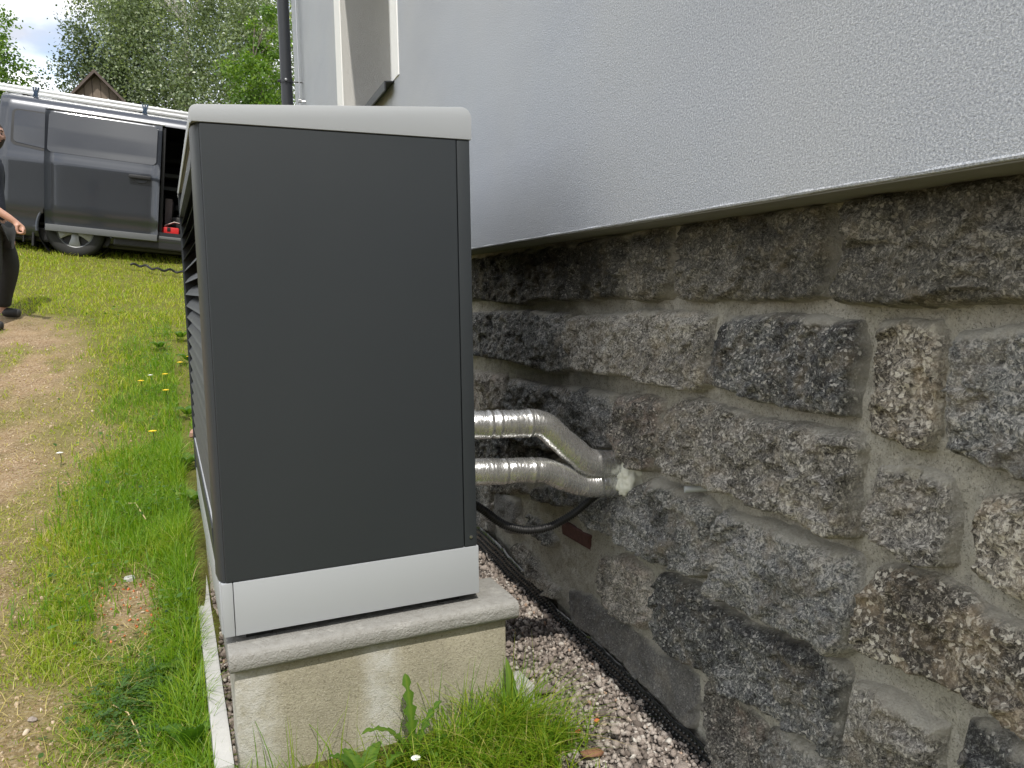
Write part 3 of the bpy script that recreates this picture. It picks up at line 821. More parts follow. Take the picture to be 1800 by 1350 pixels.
# dark casing: side panels, back, front frame with louvre opening
OY0, OY1, OZ0, OZ1 = .075, 1.28, .615+LZ, 1.415+LZ
pan = MB().box((.0015, .0, Z1+.002), (.566, .03, Z2-.001), .004, seg=3)
hpart_ = pan.build('side_panel', M['dark'], hp, smooth=True, angle=30)
MB().box((.5675, .0005, Z1+.002), (.600, .034, Z2-.001), .0025).build('corner_post', M['dark'], hp, smooth=True, angle=30)
MB().lathe([(.0, .0), (.0042, .0005), (.0042, .002), (.0, .0026)], 10, Matrix.Translation((.584, -.0003, Z1+.026))@Matrix.Rotation(rad(90), 4, 'X')).build('screw', M['steel'], hp)
MB().box((.014, HP_L-.03, Z1+.002), (.600, HP_L, Z2-.001), .0025).build('side_panel', M['dark'], hp, smooth=True, angle=30)
MB().box((.575, .0345, Z1+.002), (.598, HP_L-.0305, Z2-.001)).build('back_panel', M['dark'], hp)
# front frame: four bars with a rounded, slightly bulging outer edge
fr = MB()
fr.prism([(.001, .0045), (-.003, .0065), (-.008, .014), (-.0125, .03), (-.0155, OY0), (.03, OY0), (.03, .0305), (.001, .0305)][::-1], 'z', Z1+.002, Z2-.001)
fr.prism([(.0135, HP_L), (.0, HP_L-.002), (-.009, HP_L-.012), (-.018, OY1), (.03, OY1), (.03, HP_L-.001)], 'z', Z1+.002, Z2-.001)
fr.prism([(-.0175, OZ1), (-.012, Z2-.03), (-.004, Z2-.001), (.028, Z2-.001), (.028, OZ1)], 'y', OY0+.0005, OY1-.0005)
fr.prism([(-.012, Z1+.002), (-.0175, OZ0-.02), (-.0175, OZ0), (.028, OZ0), (.028, Z1+.002)][::-1], 'y', OY0+.0005, OY1-.0005)
front = fr.build('front_frame', M['dark'], hp, smooth=True, angle=35)
MB().box((-.014, OY0+.001, OZ0), (.028, OY1-.001, OZ0+.004)).build('opening_sill', M['pale'], hp)
MB().box((.10, .03, Z1), (.11, HP_L-.03, Z2-.01)).build('fan_wall', M['black'], hp)
# twenty blades, each swept down and out
nsl = 20
prof = [(.040, .020), (.028, .0185), (.012, .010), (-.002, -.004), (-.0125, -.019), (-.0140, -.019), (-.004, -.004), (.010, .0085), (.028, .0165), (.040, .018)]
sl0 = MB().prism(prof, 'y', OY0+.001, OY1-.001).build('louvre', M['dark'], hp, smooth=True, angle=30)
for i in range(nsl):
    o = sl0 if i == 0 else sl0.copy()
    if i: COL.objects.link(o); o.parent = hp
    o.location = (0, 0, OZ0+.022+i*(OZ1-OZ0-.03)/(nsl-1)-.004)
# two fans behind the blades
for fy in (.42, .98):
    fan = MB().lathe([(.05, -.02), (.055, .0), (.0, .01)], 20, Matrix.Translation((.085, fy, .68))@Matrix.Rotation(rad(-90), 4, 'Y')).build('fan', M['black'], hp)
    for b_ in range(5):
        a = b_*2*math.pi/5
        MB().box((-.004, .045, -.04), (.004, .23, .04), .002, Matrix.Translation((.085, fy, .68))@Matrix.Rotation(a, 4, 'X')@Matrix.Rotation(rad(28), 4, 'Y')@Matrix.Rotation(0, 4, 'Z')).build('blade', M['black'], fan)
# pale base band
MB().box((-.008, .0, Z0), (.0155, .0165, Z1), .002).box((.0168, .0, Z0), (.604, .014, Z1), .002).build('base_band', M['pale'], hp, smooth=True, angle=30)
MB().box((-.012, .017, Z0+.001), (.004, HP_L-.0005, Z1-.0005), .003).build('base_band', M['pale'], hp, smooth=True, angle=30)
MB().box((.590, .0145, Z0), (.603, HP_L-.015, Z1), .002).box((.0075, HP_L-.014, Z0), (.604, HP_L, Z1), .002).build('base_band', M['pale'], hp)
MB().box((.01, .02, Z0+.01), (.588, HP_L-.02, Z0+.02)).build('floor_tray', M['black'], hp)
# pale lid, a wedge that thins towards the louvres
lid = MB()
def lidprof(n=6):
    zt0, zt1 = 1.5345+LZ, 1.5735+LZ
    p = [(.6045, Z2)]
    for k in range(n+1):
        a = rad(0 + 90*k/n); R_ = .024
        p.append((.6045-R_+R_*math.cos(a), zt1-R_+R_*math.sin(a)))
    for k in range(n+1):
        a = rad(90 + 90*k/n); R_ = .017
        p.append((-.0165+R_+R_*math.cos(a), zt0-R_+R_*math.sin(a)))
    p.append((-.0165, Z2-.004))
    p.append((-.0135, Z2-.004)); p.append((-.012, Z2))
    return p
lid.prism(lidprof(), 'y', -.0025, HP_L+.0025, .0015)
lid.build('lid', M['pale'], hp, smooth=True, angle=25)
MB().box((.005, .0025, Z2-.006), (.595, HP_L-.003, Z2-.0005)).build('lid_gasket', M['black'], hp)
for fy in (.03, 1.20):
    for fx in (.04, .50):
        MB().box((fx, fy, 0.0), (fx+.06, fy+.12, Z0), .002).build('foot', M['black'], hp)

# ------------------------------------------------------------------ plinths under it
def roughen(mb, amp, s, seed):
    bmesh.ops.subdivide_edges(mb.bm, edges=[e for e in mb.bm.edges if e.calc_length() > .03], cuts=5, use_grid_fill=True)
    mb.bm.verts.ensure_lookup_table()
    co = np.array([v.co[:] for v in mb.bm.verts])
    d = np.stack([fbm(co[:, 1]*s, co[:, 2]*s, co[:, 0]*s, seed=seed+k, octaves=3) for k in range(3)], 1)*amp
    for v, q in zip(mb.bm.verts, d): v.co += Vector(q)
    return mb


def plinth(y0, label, seed):
    o = tag(empty('plinth', bw(0, y0), (0, 0, PHI)), label, 'plinth', 'plinths under the heat pump')
    b = MB().box((.006, .022, -.2), (.664, .178, .3135), .006)
    roughen(b, .004, 18, seed).build('rendered_block', M['plinth'], o, smooth=True, angle=50)
    n = 8; p = []
    for k in range(n+1):
        a = rad(90+180*k/n); p.append((.0215+.0215*math.copysign(abs(math.cos(a))**.62, math.cos(a)), .3375+.0235*math.copysign(abs(math.sin(a))**.8, math.sin(a))))
    p += [(.190, .314), (.196, .318), (.196, .357), (.190, .361)]
    s = MB().prism(p[::-1], 'x', -.004, .692, .004)
    roughen(s, .0022, 40, seed+5).build('coping_slab', M['slab'], o, smooth=True, angle=40)
    return o
plinth(-.052, 'near concrete plinth with bullnosed slab under the heat pump', 50)
plinth(1.17, 'far concrete plinth hidden under the heat pump rear end', 70)

# kerb beside it
def kerb(x0, y0, x1, y1, w, z, label, seed):
    a, b = bw(x0, y0), bw(x1, y1)
    L = (b-a).length
    o = roughen(MB().box((0, 0, -.18), (w, L, 0), .004), .0018, 30, seed).build('kerb_stone', M['kerb'], loc=(a.x, a.y, z), rot=(0, 0, math.atan2(-(b-a).x, (b-a).y)), smooth=True, angle=40)
    return tag(o, label, 'kerb')
kerb(-.046, -.07, -.0435, 1.32, .040, .121, 'long narrow pale kerb stone between the grass and the plinth', 31)
kerb(.705, .02, .703, .115, .062, .085, 'short pale kerb end right of the plinth in the gravel', 33)

# ------------------------------------------------------------------ gravel strip
gxx = np.arange(-.02, 1.10, .03); gyy = np.arange(1.0, 3.9, .03)
A, B = np.meshgrid(gxx, gyy, indexing='ij')
Z = .004 + .008*fbm(A*5, B*5, seed=61) + .012*sstep(.55, 1.0, A)
lx_, ly_ = blx(A, B)
Z = np.where((lx_ < .66) & (ly_ < -.03), -.06, Z)
tag(link('gravel_bed', mesh_np('gravel_bed', np.stack([A, B, Z], -1).reshape(-1, 3), grid_faces(len(gxx), len(gyy)), True), M['gravel_bed']), kind='structure')
_ib = bmesh.new(); bmesh.ops.create_icosphere(_ib, subdivisions=1, radius=1)
ICO_V = np.array([v.co[:] for v in _ib.verts]); ICO_F = np.array([[v.index for v in f.verts] for f in _ib.faces]); _ib.free()


def pebbles(name, P, R, mat, seed, flat=.75, tints=None):
    g = np.random.default_rng(seed)
    n = len(P)
    V = ICO_V[None]*(1+g.uniform(-.42, .42, (n, 12, 1)))*np.stack([g.uniform(.7, 1.35, n), g.uniform(.7, 1.35, n), g.uniform(.5, 1.0, n)*flat*1.3], 1)[:, None, :]
    q = g.normal(size=(n, 4)); q /= np.linalg.norm(q, axis=1)[:, None]
    q[:, 1:3] *= .6; q /= np.linalg.norm(q, axis=1)[:, None]
    w, x, y, z = q.T
    Rm = np.stack([1-2*(y*y+z*z), 2*(x*y-z*w), 2*(x*z+y*w), 2*(x*y+z*w), 1-2*(x*x+z*z), 2*(y*z-x*w), 2*(x*z-y*w), 2*(y*z+x*w), 1-2*(x*x+y*y)], 1).reshape(n, 3, 3)
    V = np.einsum('nij,nkj->nki', Rm, V)*R[:, None, None]+P[:, None, :]
    F = (ICO_F[None]+12*np.arange(n)[:, None, None]).reshape(-1, 3)
    tn = np.repeat(g.uniform(0, 1, n) if tints is None else tints, 12)
    return link(name, mesh_np(name, V.reshape(-1, 3), F, False, {'tint': tn}), mat)


g_ = np.random.default_rng(9)
n = 15000
X = g_.uniform(.60, 1.05, n); Y = 1.05 + 2.6*g_.uniform(0, 1, n)**1.25
lx_, ly_ = blx(X, Y)
ok = (lx_ > .672) | ((ly_ > .17) & (lx_ > .4))
X, Y = X[ok], Y[ok]
R = .0052*np.exp(g_.normal(0, .36, len(X))); R = np.minimum(R, .014)
Zg = .004 + .008*fbm(X*5, Y*5, seed=61) + .012*sstep(.55, 1.0, X) + .004*g_.uniform(0, 1, len(X)) + .55*R + .012*np.clip(fbm(X*9, Y*9, seed=66), 0, 1)
tag(pebbles('gravel', np.stack([X, Y, Zg], 1), R, M['gravel'], 3), 'crushed grey and pinkish gravel strip between plinth and wall', kind='stuff')
# gravel in the slot between kerb and plinth
n = 1500
ly_ = g_.uniform(-.03, 1.35, n); lx_ = g_.uniform(-.006, .05, n)
W_ = np.array([bw(a, b)[:] for a, b in zip(lx_, ly_)])
W_[:, 2] = .05+g_.uniform(-.03, .02, n)
tag(pebbles('gravel', W_, g_.uniform(.005, .011, n), M['gravel'], 4), 'reddish gravel in the slot beside the pale kerb', kind='stuff')


def rock(name, loc, r, mat, label, cat, seed, flat=.6, stretch=(1, 1), rot=0):
    bm = bmesh.new(); bmesh.ops.create_icosphere(bm, subdivisions=3, radius=1)
    co = np.array([v.co[:] for v in bm.verts])
    d = 1 + .30*fbm(co[:, 0]*1.3+seed, co[:, 1]*1.3, co[:, 2]*1.3, seed=seed, octaves=3)
    # knock flats into it
    gg = np.random.default_rng(seed)
    for _ in range(7):
        nrm = gg.normal(size=3); nrm /= np.linalg.norm(nrm)
        lim = gg.uniform(.6, .85); p = (co*d[:, None])@nrm
        d = np.where(p > lim, d*lim/np.maximum(p, 1e-6), d)
    co = co*d[:, None]*np.array([r*stretch[0], r*stretch[1], r*flat])
    for v, q in zip(bm.verts, co): v.co = q
    me = bpy.data.meshes.new(name); bm.to_mesh(me); bm.free()
    at = me.attributes.new('tint', 'FLOAT', 'POINT'); at.data.foreach_set('value', np.full(len(me.vertices), gg.uniform(.3, .7), np.float32))
    return tag(link(name, me, mat, loc=loc, rot=(gg.uniform(-.2, .2), gg.uniform(-.2, .2), rot)), label, cat)
rock('pebble', (-.345, 3.0, terrain(-.345, 3.0)+.006), .019, M['kerb'], 'pale round pebble at the top of the bare patch', 'pebble', 3, .7)
rock('pebble', (-.50, 2.20, terrain(-.50, 2.20)+.004), .012, M['gravel'], 'small pale pebble on the earth track', 'pebble', 8, .6)
rock('gravel_chunk', (.80, 1.93, .03), .032, M['gravel'], 'large flat grey chunk on the gravel beside the kerb end', 'stone', 14, .45, (1.3, .9))
rock('gravel_chunk', (.885, 1.66, .035), .017, M['gravel'], 'grey chunk half way along the gravel by the membrane', 'stone', 17, .6)
rock('gravel_chunk', (.79, 1.60, .03), .022, simple('brown_stone', (0.20, 0.10, 0.055), 0.8, var=.4, scale=60, bump=.5), 'brown stone in the lower gravel', 'stone', 21, .55, (1.3, .9))
rock('gravel_chunk', (.955, 1.46, .035), .021, M['gravel'], 'pale angular chunk in the nearest gravel by the membrane', 'stone', 25, .7)
rock('gravel_chunk', (.80, 2.68, .03), .024, M['gravel'], 'dark chunk in the far gravel behind the plinth slab', 'stone', 29, .6)
rock('brick_shard', (.735, 1.80, .026), .022, M['orange_brick'], 'orange brick splinter lying beside the kerb end', 'brick shard', 31, .28, (1.3, .35), .5)
rock('brick_shard', (.862, 1.72, .034), .009, M['orange_brick'], 'small orange brick crumb nearest the membrane', 'brick shard', 35, .6)
rock('brick_shard', (.80, 1.70, .03), .008, M['orange_brick'], 'small orange brick crumb amid the gravel', 'brick shard', 37, .6)
rock('brick_shard', (-.16, 4.6, terrain(-.16, 4.6)+.05), .03, simple('faded_brick', (0.34, 0.20, 0.15), 0.9, var=.3, bump=.5), 'faded brick piece in the grass against the louvres', 'brick shard', 39, .8)


# ------------------------------------------------------------------ dimpled membrane along the foot of the wall
mem = tag(empty('drainage_membrane', (1.03, 2.3, 0)), 'black dimpled drainage membrane along the foot of the stone wall', 'membrane')
yy = np.arange(.9, 3.75, .012); uu = np.linspace(0, 1, 9)
def mem_pt(y, u):
    top = .066 + .05*sstep(2.3, 3.0, y) + .012*fbm(y*6, y*0+2, seed=81) + .006*fbm(y*30, y*0, seed=82)
    z = -.05 + (top+.05)*u
    x = 1.012 + .010*fbm(y*3, y*0, seed=83) - .012*sstep(2.4, 2.9, y) + .020*u + .006*fbm(y*9, u*2, seed=84)
    return np.stack([x, y, z], -1)
Yg, Ug = np.meshgrid(yy, uu, indexing='ij')
V = mem_pt(Yg, Ug); V2 = V + np.array([.004, 0, 0])
F1 = grid_faces(len(yy), len(uu)); n1 = V[..., 0].size
rim = np.arange(len(yy)-1)*len(uu)+len(uu)-1
F3 = np.stack([rim, rim+len(uu), rim+len(uu)+n1, rim+n1], 1)
link('membrane_sheet', mesh_np('membrane_sheet', np.concatenate([V.reshape(-1, 3), V2.reshape(-1, 3)])-np.array([1.03, 2.3, 0]), [F1, F1[:, ::-1]+n1, F3], True), M['membrane'], mem)
hv = ICO_V*np.array([.0058, .0052, .0052]); pts = []
for i, y in enumerate(np.arange(.95, 3.7, .0165)):
    for u in np.arange(.36, 1.0, .135):
        pts.append(mem_pt(np.array(y+(.008 if int(round((u-.36)/.135)) % 2 else 0)), np.array(u)))
pts = np.array(pts)
V = (hv[None]+pts[:, None]-np.array([.0022, 0, 0])).reshape(-1, 3)-np.array([1.03, 2.3, 0])
F = (ICO_F[None]+12*np.arange(len(pts))[:, None, None]).reshape(-1, 3)
tag(link('dimples', mesh_np('dimples', V, F, True), M['membrane'], mem), kind='stuff')

# ------------------------------------------------------------------ insulated pipes, foam, conduit
def smooth_path(ctrl, r=.05, n=7):
    """Polyline with rounded corners."""
    P = [Vector(p) for p in ctrl]; out = [P[0]]
    for a, b, c in zip(P, P[1:], P[2:]):
        d1, d2 = (a-b), (c-b); k = min(r, d1.length*.45, d2.length*.45)
        p, q = b+d1.normalized()*k, b+d2.normalized()*k
        for i in range(n+1):
            s = i/n; out.append((1-s)**2*p+2*s*(1-s)*b+s*s*q)
    out.append(P[-1])
    dense = []
    for a, b in zip(out, out[1:]):
        m = max(1, int((b-a).length/.004))
        dense += [a.lerp(b, i/m) for i in range(m)]
    return dense+[out[-1]]


def foil_pipe(ctrl, r, label, seed, seams):
    path = smooth_path(ctrl, .028)
    s = np.cumsum([0]+[(b-a).length for a, b in zip(path, path[1:])])
    n = 40
    rs = r*(1 + .030*fbm(s*26, s*0, seed=seed) + .004*fbm(s*160, s*0, seed=seed+1))
    for p in seams: rs = rs + .0018*np.exp(-((s-p)/.004)**2)-.0012*np.exp(-((s-p-.006)/.002)**2)
    o = MB().tube(path, list(rs), n)
    o.bm.verts.ensure_lookup_table()
    co = np.array([v.co[:] for v in o.bm.verts])
    cen = np.repeat(np.array([p[:] for p in path]), n, 0)[:len(co)]
    d = .0006*fbm(co[:, 0]*150, co[:, 1]*60, co[:, 2]*60, seed=seed+2, octaves=3)+.0022*fbm(co[:, 0]*22, co[:, 1]*30, co[:, 2]*30, seed=seed+4, octaves=2)
    nr = co-cen; nr /= np.linalg.norm(nr, axis=1)[:, None]+1e-9
    for v, q in zip(o.bm.verts, nr*d[:, None]): v.co += Vector(q)
    return tag(o.build('foil_pipe', M['foil'], smooth=True, angle=60), label, 'pipe', 'foil wrapped pipes from the heat pump')


PY = 1.905
foil_pipe([(.555, PY+.005, .803), (.795, PY, .793), (.925, PY, .672), (1.04, PY-.002, .660), (1.11, PY-.002, .657)], .0365, 'upper foil wrapped pipe bending down to the wall', 41, (.09, .115, .2))
foil_pipe([(.555, PY+.006, .679), (.800, PY+.002, .664), (.915, PY+.012, .608), (1.04, PY+.002, .602), (1.11, PY+.002, .600)], .0345, 'lower foil wrapped pipe with a shallow dip to the wall', 47, (.13, .21))
bm = bmesh.new(); bmesh.ops.create_icosphere(bm, subdivisions=5, radius=1)
co = np.array([v.co[:] for v in bm.verts])
d = .85+.36*fbm(co[:, 0]*2.1, co[:, 1]*2.1, co[:, 2]*2.1, seed=90, octaves=2)+.22*np.abs(fbm(co[:, 0]*3.2, co[:, 1]*3.2, co[:, 2]*3.2, seed=93, octaves=2))+.05*fbm(co[:, 0]*11, co[:, 1]*11, co[:, 2]*11, seed=95, octaves=2)
for v, q in zip(bm.verts, co*d[:, None]*np.array([.054, .050, .062])): v.co = q
me = bpy.data.meshes.new('foam_lump'); bm.to_mesh(me); bm.free()
for p in me.polygons: p.use_smooth = True
tag(link('foam_lump', me, M['foam'], loc=(1.045, PY-.028, .620)), 'creamy lump of expanding foam where the pipes enter the wall', 'foam')
cp = smooth_path([(.56, 2.0, .60), (.645, 1.995, .556), (.705, 1.99, .500), (.775, 1.985, .474), (.845, 1.98, .477), (.915, 1.975, .508), (.975, 1.97, .553), (1.10, 1.97, .62)], .05)
s = np.cumsum([0]+[(b-a).length for a, b in zip(cp, cp[1:])])
path = []; rs = []
L = s[-1]; k = int(L/.0016)
px3 = [np.interp(np.linspace(0, L, k), s, [p[i] for p in cp]) for i in range(3)]
path = [Vector((a, b, c)) for a, b, c in zip(*px3)]
rs = [.0112+.0013*math.sin(2*math.pi*i/4) for i in range(k)]
tag(MB().tube(path, rs, 16).build('corrugated_conduit', M['black'], smooth=True, angle=80), 'black corrugated conduit sagging below the foil pipes', 'conduit')

# ------------------------------------------------------------------ van
t = NT('metallic_grey_paint')
c = t.mix(t.noise(700, 2), (0.026, 0.030, 0.039), (0.037, 0.042, 0.053))
M['paint'] = t.set(c, 0.32, 0.35, spec=0.5, coat=0.8, coat_rough=0.08)
t = NT('tinted_panel')
M['tint'] = t.set(t.mix(t.noise(3, 2), (0.022, 0.024, 0.029), (0.026, 0.028, 0.033)), 0.12, 0.2, spec=0.6, coat=1.0, coat_rough=0.02)
M['trim'] = simple('grey_trim', (0.10, 0.105, 0.11), 0.5, var=0.05)
M['dark_interior'] = simple('van_interior', (0.018, 0.019, 0.022), 0.8, var=0.3)
M['red_plastic'] = simple('red_plastic', (0.55, 0.02, 0.02), 0.35)
M['blue_strap'] = simple('blue_strap', (0.03, 0.06, 0.11), 0.7, var=0.3)
M['paper'] = simple('white_card', (0.72, 0.70, 0.66), 0.7)

TV = 0.101
van = tag(empty('van', (-1.61, 11.0, 1.585), (0, TV, 0)), 'dark grey panel van with its side door slid open on the grass', 'van')
VW = 1.93
_sw = [.22, .27, .31, .40, .46, .53, .60, .72, .86, 1.00, 1.085, 1.11, 1.15, 1.19, 1.24, 1.30, 1.50, 1.70, 1.80, 1.87, 1.92]
_sy = [.05, .015, .004, .004, -.003, -.024, -.031, -.034, -.039, -.046, -.050, -.048, -.040, -.031, -.022, -.012, .012, .042, .070, .14, .32]
def ysec(w): return np.interp(w, _sw, _sy)
sec_w = np.concatenate([np.arange(.22, 1.08, .04), np.arange(1.08, 1.20, .0125), np.arange(1.20, 1.80, .045), [1.82, 1.85, 1.88, 1.91, 1.935]])
sec_y = np.concatenate([ysec(sec_w[:-1]), [.48]])
half = np.stack([sec_y, sec_w], 1)
half = np.concatenate([half, [[.70, 1.948], [VW/2, 1.952]]])
ring = np.concatenate([half, np.stack([VW-half[-2::-1, 0], half[-2::-1, 1]], 1)])
us = np.concatenate([np.arange(-.90, 2.4, .04), np.arange(2.4, 4.12, .08)])
V = []
for i, u in enumerate(us):
    k = 1-sstep(2.25, 3.45, u)
    w = np.where(ring[:, 1] > 1.02, 1.02+(ring[:, 1]-1.02)*(.06+.94*k), ring[:, 1])
    w = w - .22*sstep(3.3, 4.1, u)*np.clip((w-.3)/.8, 0, 1)
    nar = .16*sstep(3.2, 4.12, u)**2 + .03*sstep(-.74, -.90, u)
    y = VW/2+(ring[:, 0]-VW/2)*(1-nar/(VW/2))
    uu_ = u + np.where(u < -.7, (w-.3)*.045*np.clip((-.7-u)/.2, 0, 1), 0)
    V.append(np.stack([np.full(len(ring), 0)+uu_, y, w], 1))
V = np.array(V)
nr_ = len(ring)
# snap to wheel arches, open the doorway
R_A = .40
for cu in (0.0, 2.93):
    d = np.hypot(V[..., 0]-cu, V[..., 2]-.34)
    near = (np.abs(d-R_A) < .024) & (V[..., 2] < 1.0)
    s = np.where(near, R_A/np.maximum(d, 1e-6), 1)
    V[..., 0] = cu+(V[..., 0]-cu)*s; V[..., 2] = .34+(V[..., 2]-.34)*s
cen = .25*(V[:-1, :-1]+V[1:, :-1]+V[1:, 1:]+V[:-1, 1:])
cut = np.zeros(cen.shape[:2], bool)
for cu in (0.0, 2.93):
    cut |= (np.hypot(cen[..., 0]-cu, cen[..., 2]-.34) < R_A-.004) & (cen[..., 2] < 1.0)
cut |= (cen[..., 0] > .90) & (cen[..., 0] < 1.98) & (cen[..., 2] > .42) & (cen[..., 2] < 1.74) & (cen[..., 1] < .5)
F = grid_faces(len(us), nr_, ~cut)
cap0 = np.arange(nr_)[None, :]; cap1 = ((len(us)-1)*nr_+np.arange(nr_))[None, ::-1]
me = mesh_np('body', V.reshape(-1, 3), [F, cap0, cap1], True)
link('body', me, M['paint'], van)
# rear side window, in a black seal
def panel_on_side(u0, u1, w0, w1, off, thick, corner=.06, cut_low=0.0, dw=.02):
    n = 9
    pts = []
    for (cu, cw, a0) in ((u1-corner, w1-corner, 0), (u0+corner, w1-corner, 90), (u0+corner, w0+cut_low+corner, 180), (u1-corner, w0+corner, 270)):
        for k in range(n):
            a = rad(a0+90*k/(n-1)); pts.append((cu+corner*math.cos(a), cw+corner*math.sin(a)))
    bm = bmesh.new()
    fo = [bm.verts.new((p[0], 0, p[1])) for p in pts]
    f = bm.faces.new(fo)
    ws = np.arange(w0+dw, w1, dw)
    for wv in ws:
        bmesh.ops.bisect_plane(bm, geom=bm.verts[:]+bm.edges[:]+bm.faces[:], plane_co=(0, 0, wv), plane_no=(0, 0, 1))
    for v in bm.verts: v.co.y = float(ysec(v.co.z))-off
    r = bmesh.ops.extrude_face_region(bm, geom=bm.faces[:])
    for v in [g for g in r['geom'] if isinstance(g, bmesh.types.BMVert)]: v.co.y += thick
    bmesh.ops.recalc_face_normals(bm, faces=bm.faces)
    mb = MB(); mb._merge(bm); return mb
rwin = panel_on_side(-.70, -.30, 1.23, 1.69, .004, .02, .06, .03).build('rear_window', M['black'], van, smooth=True, angle=30)
panel_on_side(-.672, -.30, 1.262, 1.675, .009, .004, .05, .03).build('pane', M['tint'], rwin, smooth=True, angle=30)
# sliding door, run back over the rear wing
def door_solid(u0, u1, w0, w1, off, thick):
    ws = np.concatenate([np.linspace(w0, 1.08, 34), np.linspace(1.08, 1.2, 13)[1:], np.linspace(1.2, w1, 24)[1:]])
    uu = np.linspace(u0, u1, 12)
    U, Wg = np.meshgrid(uu, ws, indexing='ij')
    edge = np.minimum(np.minimum(U-u0, u1-U), np.minimum(Wg-w0, w1-Wg))
    Yo = ysec(Wg)-off+.012*(1-sstep(0, .02, edge))
    lean = (Wg-w0)*-.027
    A = np.stack([U+lean*(1-sstep(u0, u1, U)), Yo, Wg], -1); B = A+np.array([0, thick, 0])
    nx, ny = U.shape
    F = grid_faces(nx, ny); n1 = nx*ny
    fs = [F, F[:, ::-1]+n1]
    def rimq(ids): a = ids[:-1]; b = ids[1:]; return np.stack([a, a+n1, b+n1, b], 1)
    I = np.arange(n1).reshape(nx, ny)
    fs += [rimq(I[0]), rimq(I[-1])[:, ::-1], rimq(I[:, 0])[:, ::-1], rimq(I[:, -1])]
    return mesh_np('sliding_door', np.concatenate([A.reshape(-1, 3), B.reshape(-1, 3)]), fs, True)
DOFF = .062
door = link('sliding_door', door_solid(-.315, .925, .305, 1.735, DOFF, .05), M['paint'], van)
panel_on_side(-.31, .875, 1.225, 1.70, DOFF+.004, .006, .05).build('door_window', M['tint'], door, smooth=True, angle=30)
MB().box((-.31, -DOFF-.004, .298), (.92, -DOFF+.03, .378), .008).build('lower_trim', M['trim'], door, smooth=True)
HO = DOFF+.050
hd = MB().box((.58, -HO-.046, 1.030), (.83, -HO-.020, 1.074), .010).box((.62, -HO-.03, 1.045), (.65, -HO+.02, 1.065), .004).box((.78, -HO-.03, 1.045), (.81, -HO+.02, 1.065), .004).build('handle', M['black'], door, smooth=True)
MB().lathe([(.0, -.004), (.050, -.003), (.052, .006)], 20, Matrix.Translation((.715, -HO-.004, 1.03))@Matrix.Diagonal((1.35, 1, .9, 1))@Matrix.Rotation(rad(90), 4, 'X'), caps=False).build('handle_cup', M['paint'], door, smooth=True)
MB().box((-.33, ysec(1.755)-.03, 1.742), (.95, ysec(1.755)+.02, 1.765), .006).build('roof_gutter', M['alu'], van)
MB().box((-.86, -.004, 1.035), (-.34, .01, 1.065), .004).build('door_track', M['black'], van)
for cu in (0, 2.93):
    arc = [(cu+.405*math.cos(a), .0, .34+.405*math.sin(a)) for a in np.linspace(rad(-8), rad(188), 40)]
    MB().tube(arc, .020, 8).build('wheel_arch', M['paint'], van, smooth=True)
    MB().lathe([(.40, .0), (.40, .32)], 40, Matrix.Translation((cu, .34, .34))@Matrix.Rotation(rad(90), 4, 'X'), caps=False).build('arch_liner', M['black'], van)
    for y0 in (.03, 1.68):
        wh = empty('wheel', (cu, y0, .335)); wh.parent = van
        Mx = Matrix.Rotation(rad(-90), 4, 'X')
        MB().lathe([(.205, .0), (.24, -.010), (.29, -.008), (.318, .012), (.332, .045), (.334, .11), (.332, .18), (.315, .21), (.205, .215)], 48, Mx, caps=False).build('tyre', M['rubber'], wh, smooth=True, angle=50)
        rim = MB().lathe([(.208, .0), (.200, .004), (.188, .022), (.185, .18)], 40, Mx, caps=False)
        rim.lathe([(.0, .016), (.045, .018), (.052, .03)], 20, Mx, caps=False)
        M['alloy'] = simple('alloy_wheel', (0.30, 0.31, 0.32), 0.4, 0.6, var=0.1)
        rm = rim.build('rim', M['alloy'], wh, smooth=True, angle=40)
        sp = MB()
        for k in range(5):
            a = k*72+20
            sp.prism([(.03, -.040), (.10, -.043), (.192, -.068), (.192, .068), (.10, .043), (.03, .040)], 'y', .010, .034, .006, Matrix.Rotation(rad(a), 4, 'Y'))
        sp.build('wheel_trim', M['alloy'], wh, smooth=True)
        MB().lathe([(.0, .06), (.185, .06)], 24, Mx, caps=False).build('brake_disc', M['black'], wh)
MB().box((-.46, .02, .10), (-.435, .30, .44), .006).build('mud_flap', M['black'], van)
MB().box((-.56, .05, .14), (-.545, .10, .40), .004).build('mud_flap_bracket', M['black'], van)
MB().box((-.80, .12, .16), (3.8, VW-.12, .34), .03).build('underbody', M['black'], van)
MB().box((.42, .01, .20), (2.5, .12, .33), .02).build('side_sill', M['black'], van)
MB().box((.93, .0, .335), (2.0, .10, .372), .008).build('entry_step', M['trim'], van)
# inside of the load space
MB().box((-.80, .12, .372), (2.05, VW-.1, .40)).box((-.80, VW-.14, .40), (2.05, VW-.10, 1.85)).box((2.02, .14, .40), (2.05, VW-.14, 1.85)).build('load_space', M['dark_interior'], van)
for wv in (.82, 1.09, 1.27, 1.48):
    MB().box((.2, 1.25, wv), (1.98, VW-.16, wv+.02), .003).box((.2, 1.245, wv+.02), (1.98, 1.252, wv+.05)).build('shelf', M['trim'] if wv in (1.09, 1.27) else M['dark_interior'], van)
MB().box((.925, .06, .42), (.965, .12, 1.72), .008).build('door_pillar', M['black'], van)
MB().box((-.905, .05, .95), (-.86, .16, 1.62), .012).build('tail_lamp', simple('tail_lamp', (0.04, 0.008, 0.01), 0.15), van)
MB().box((-.935, .08, .30), (-.88, VW-.08, .56), .03).build('bumper', M['black'], van, smooth=True)


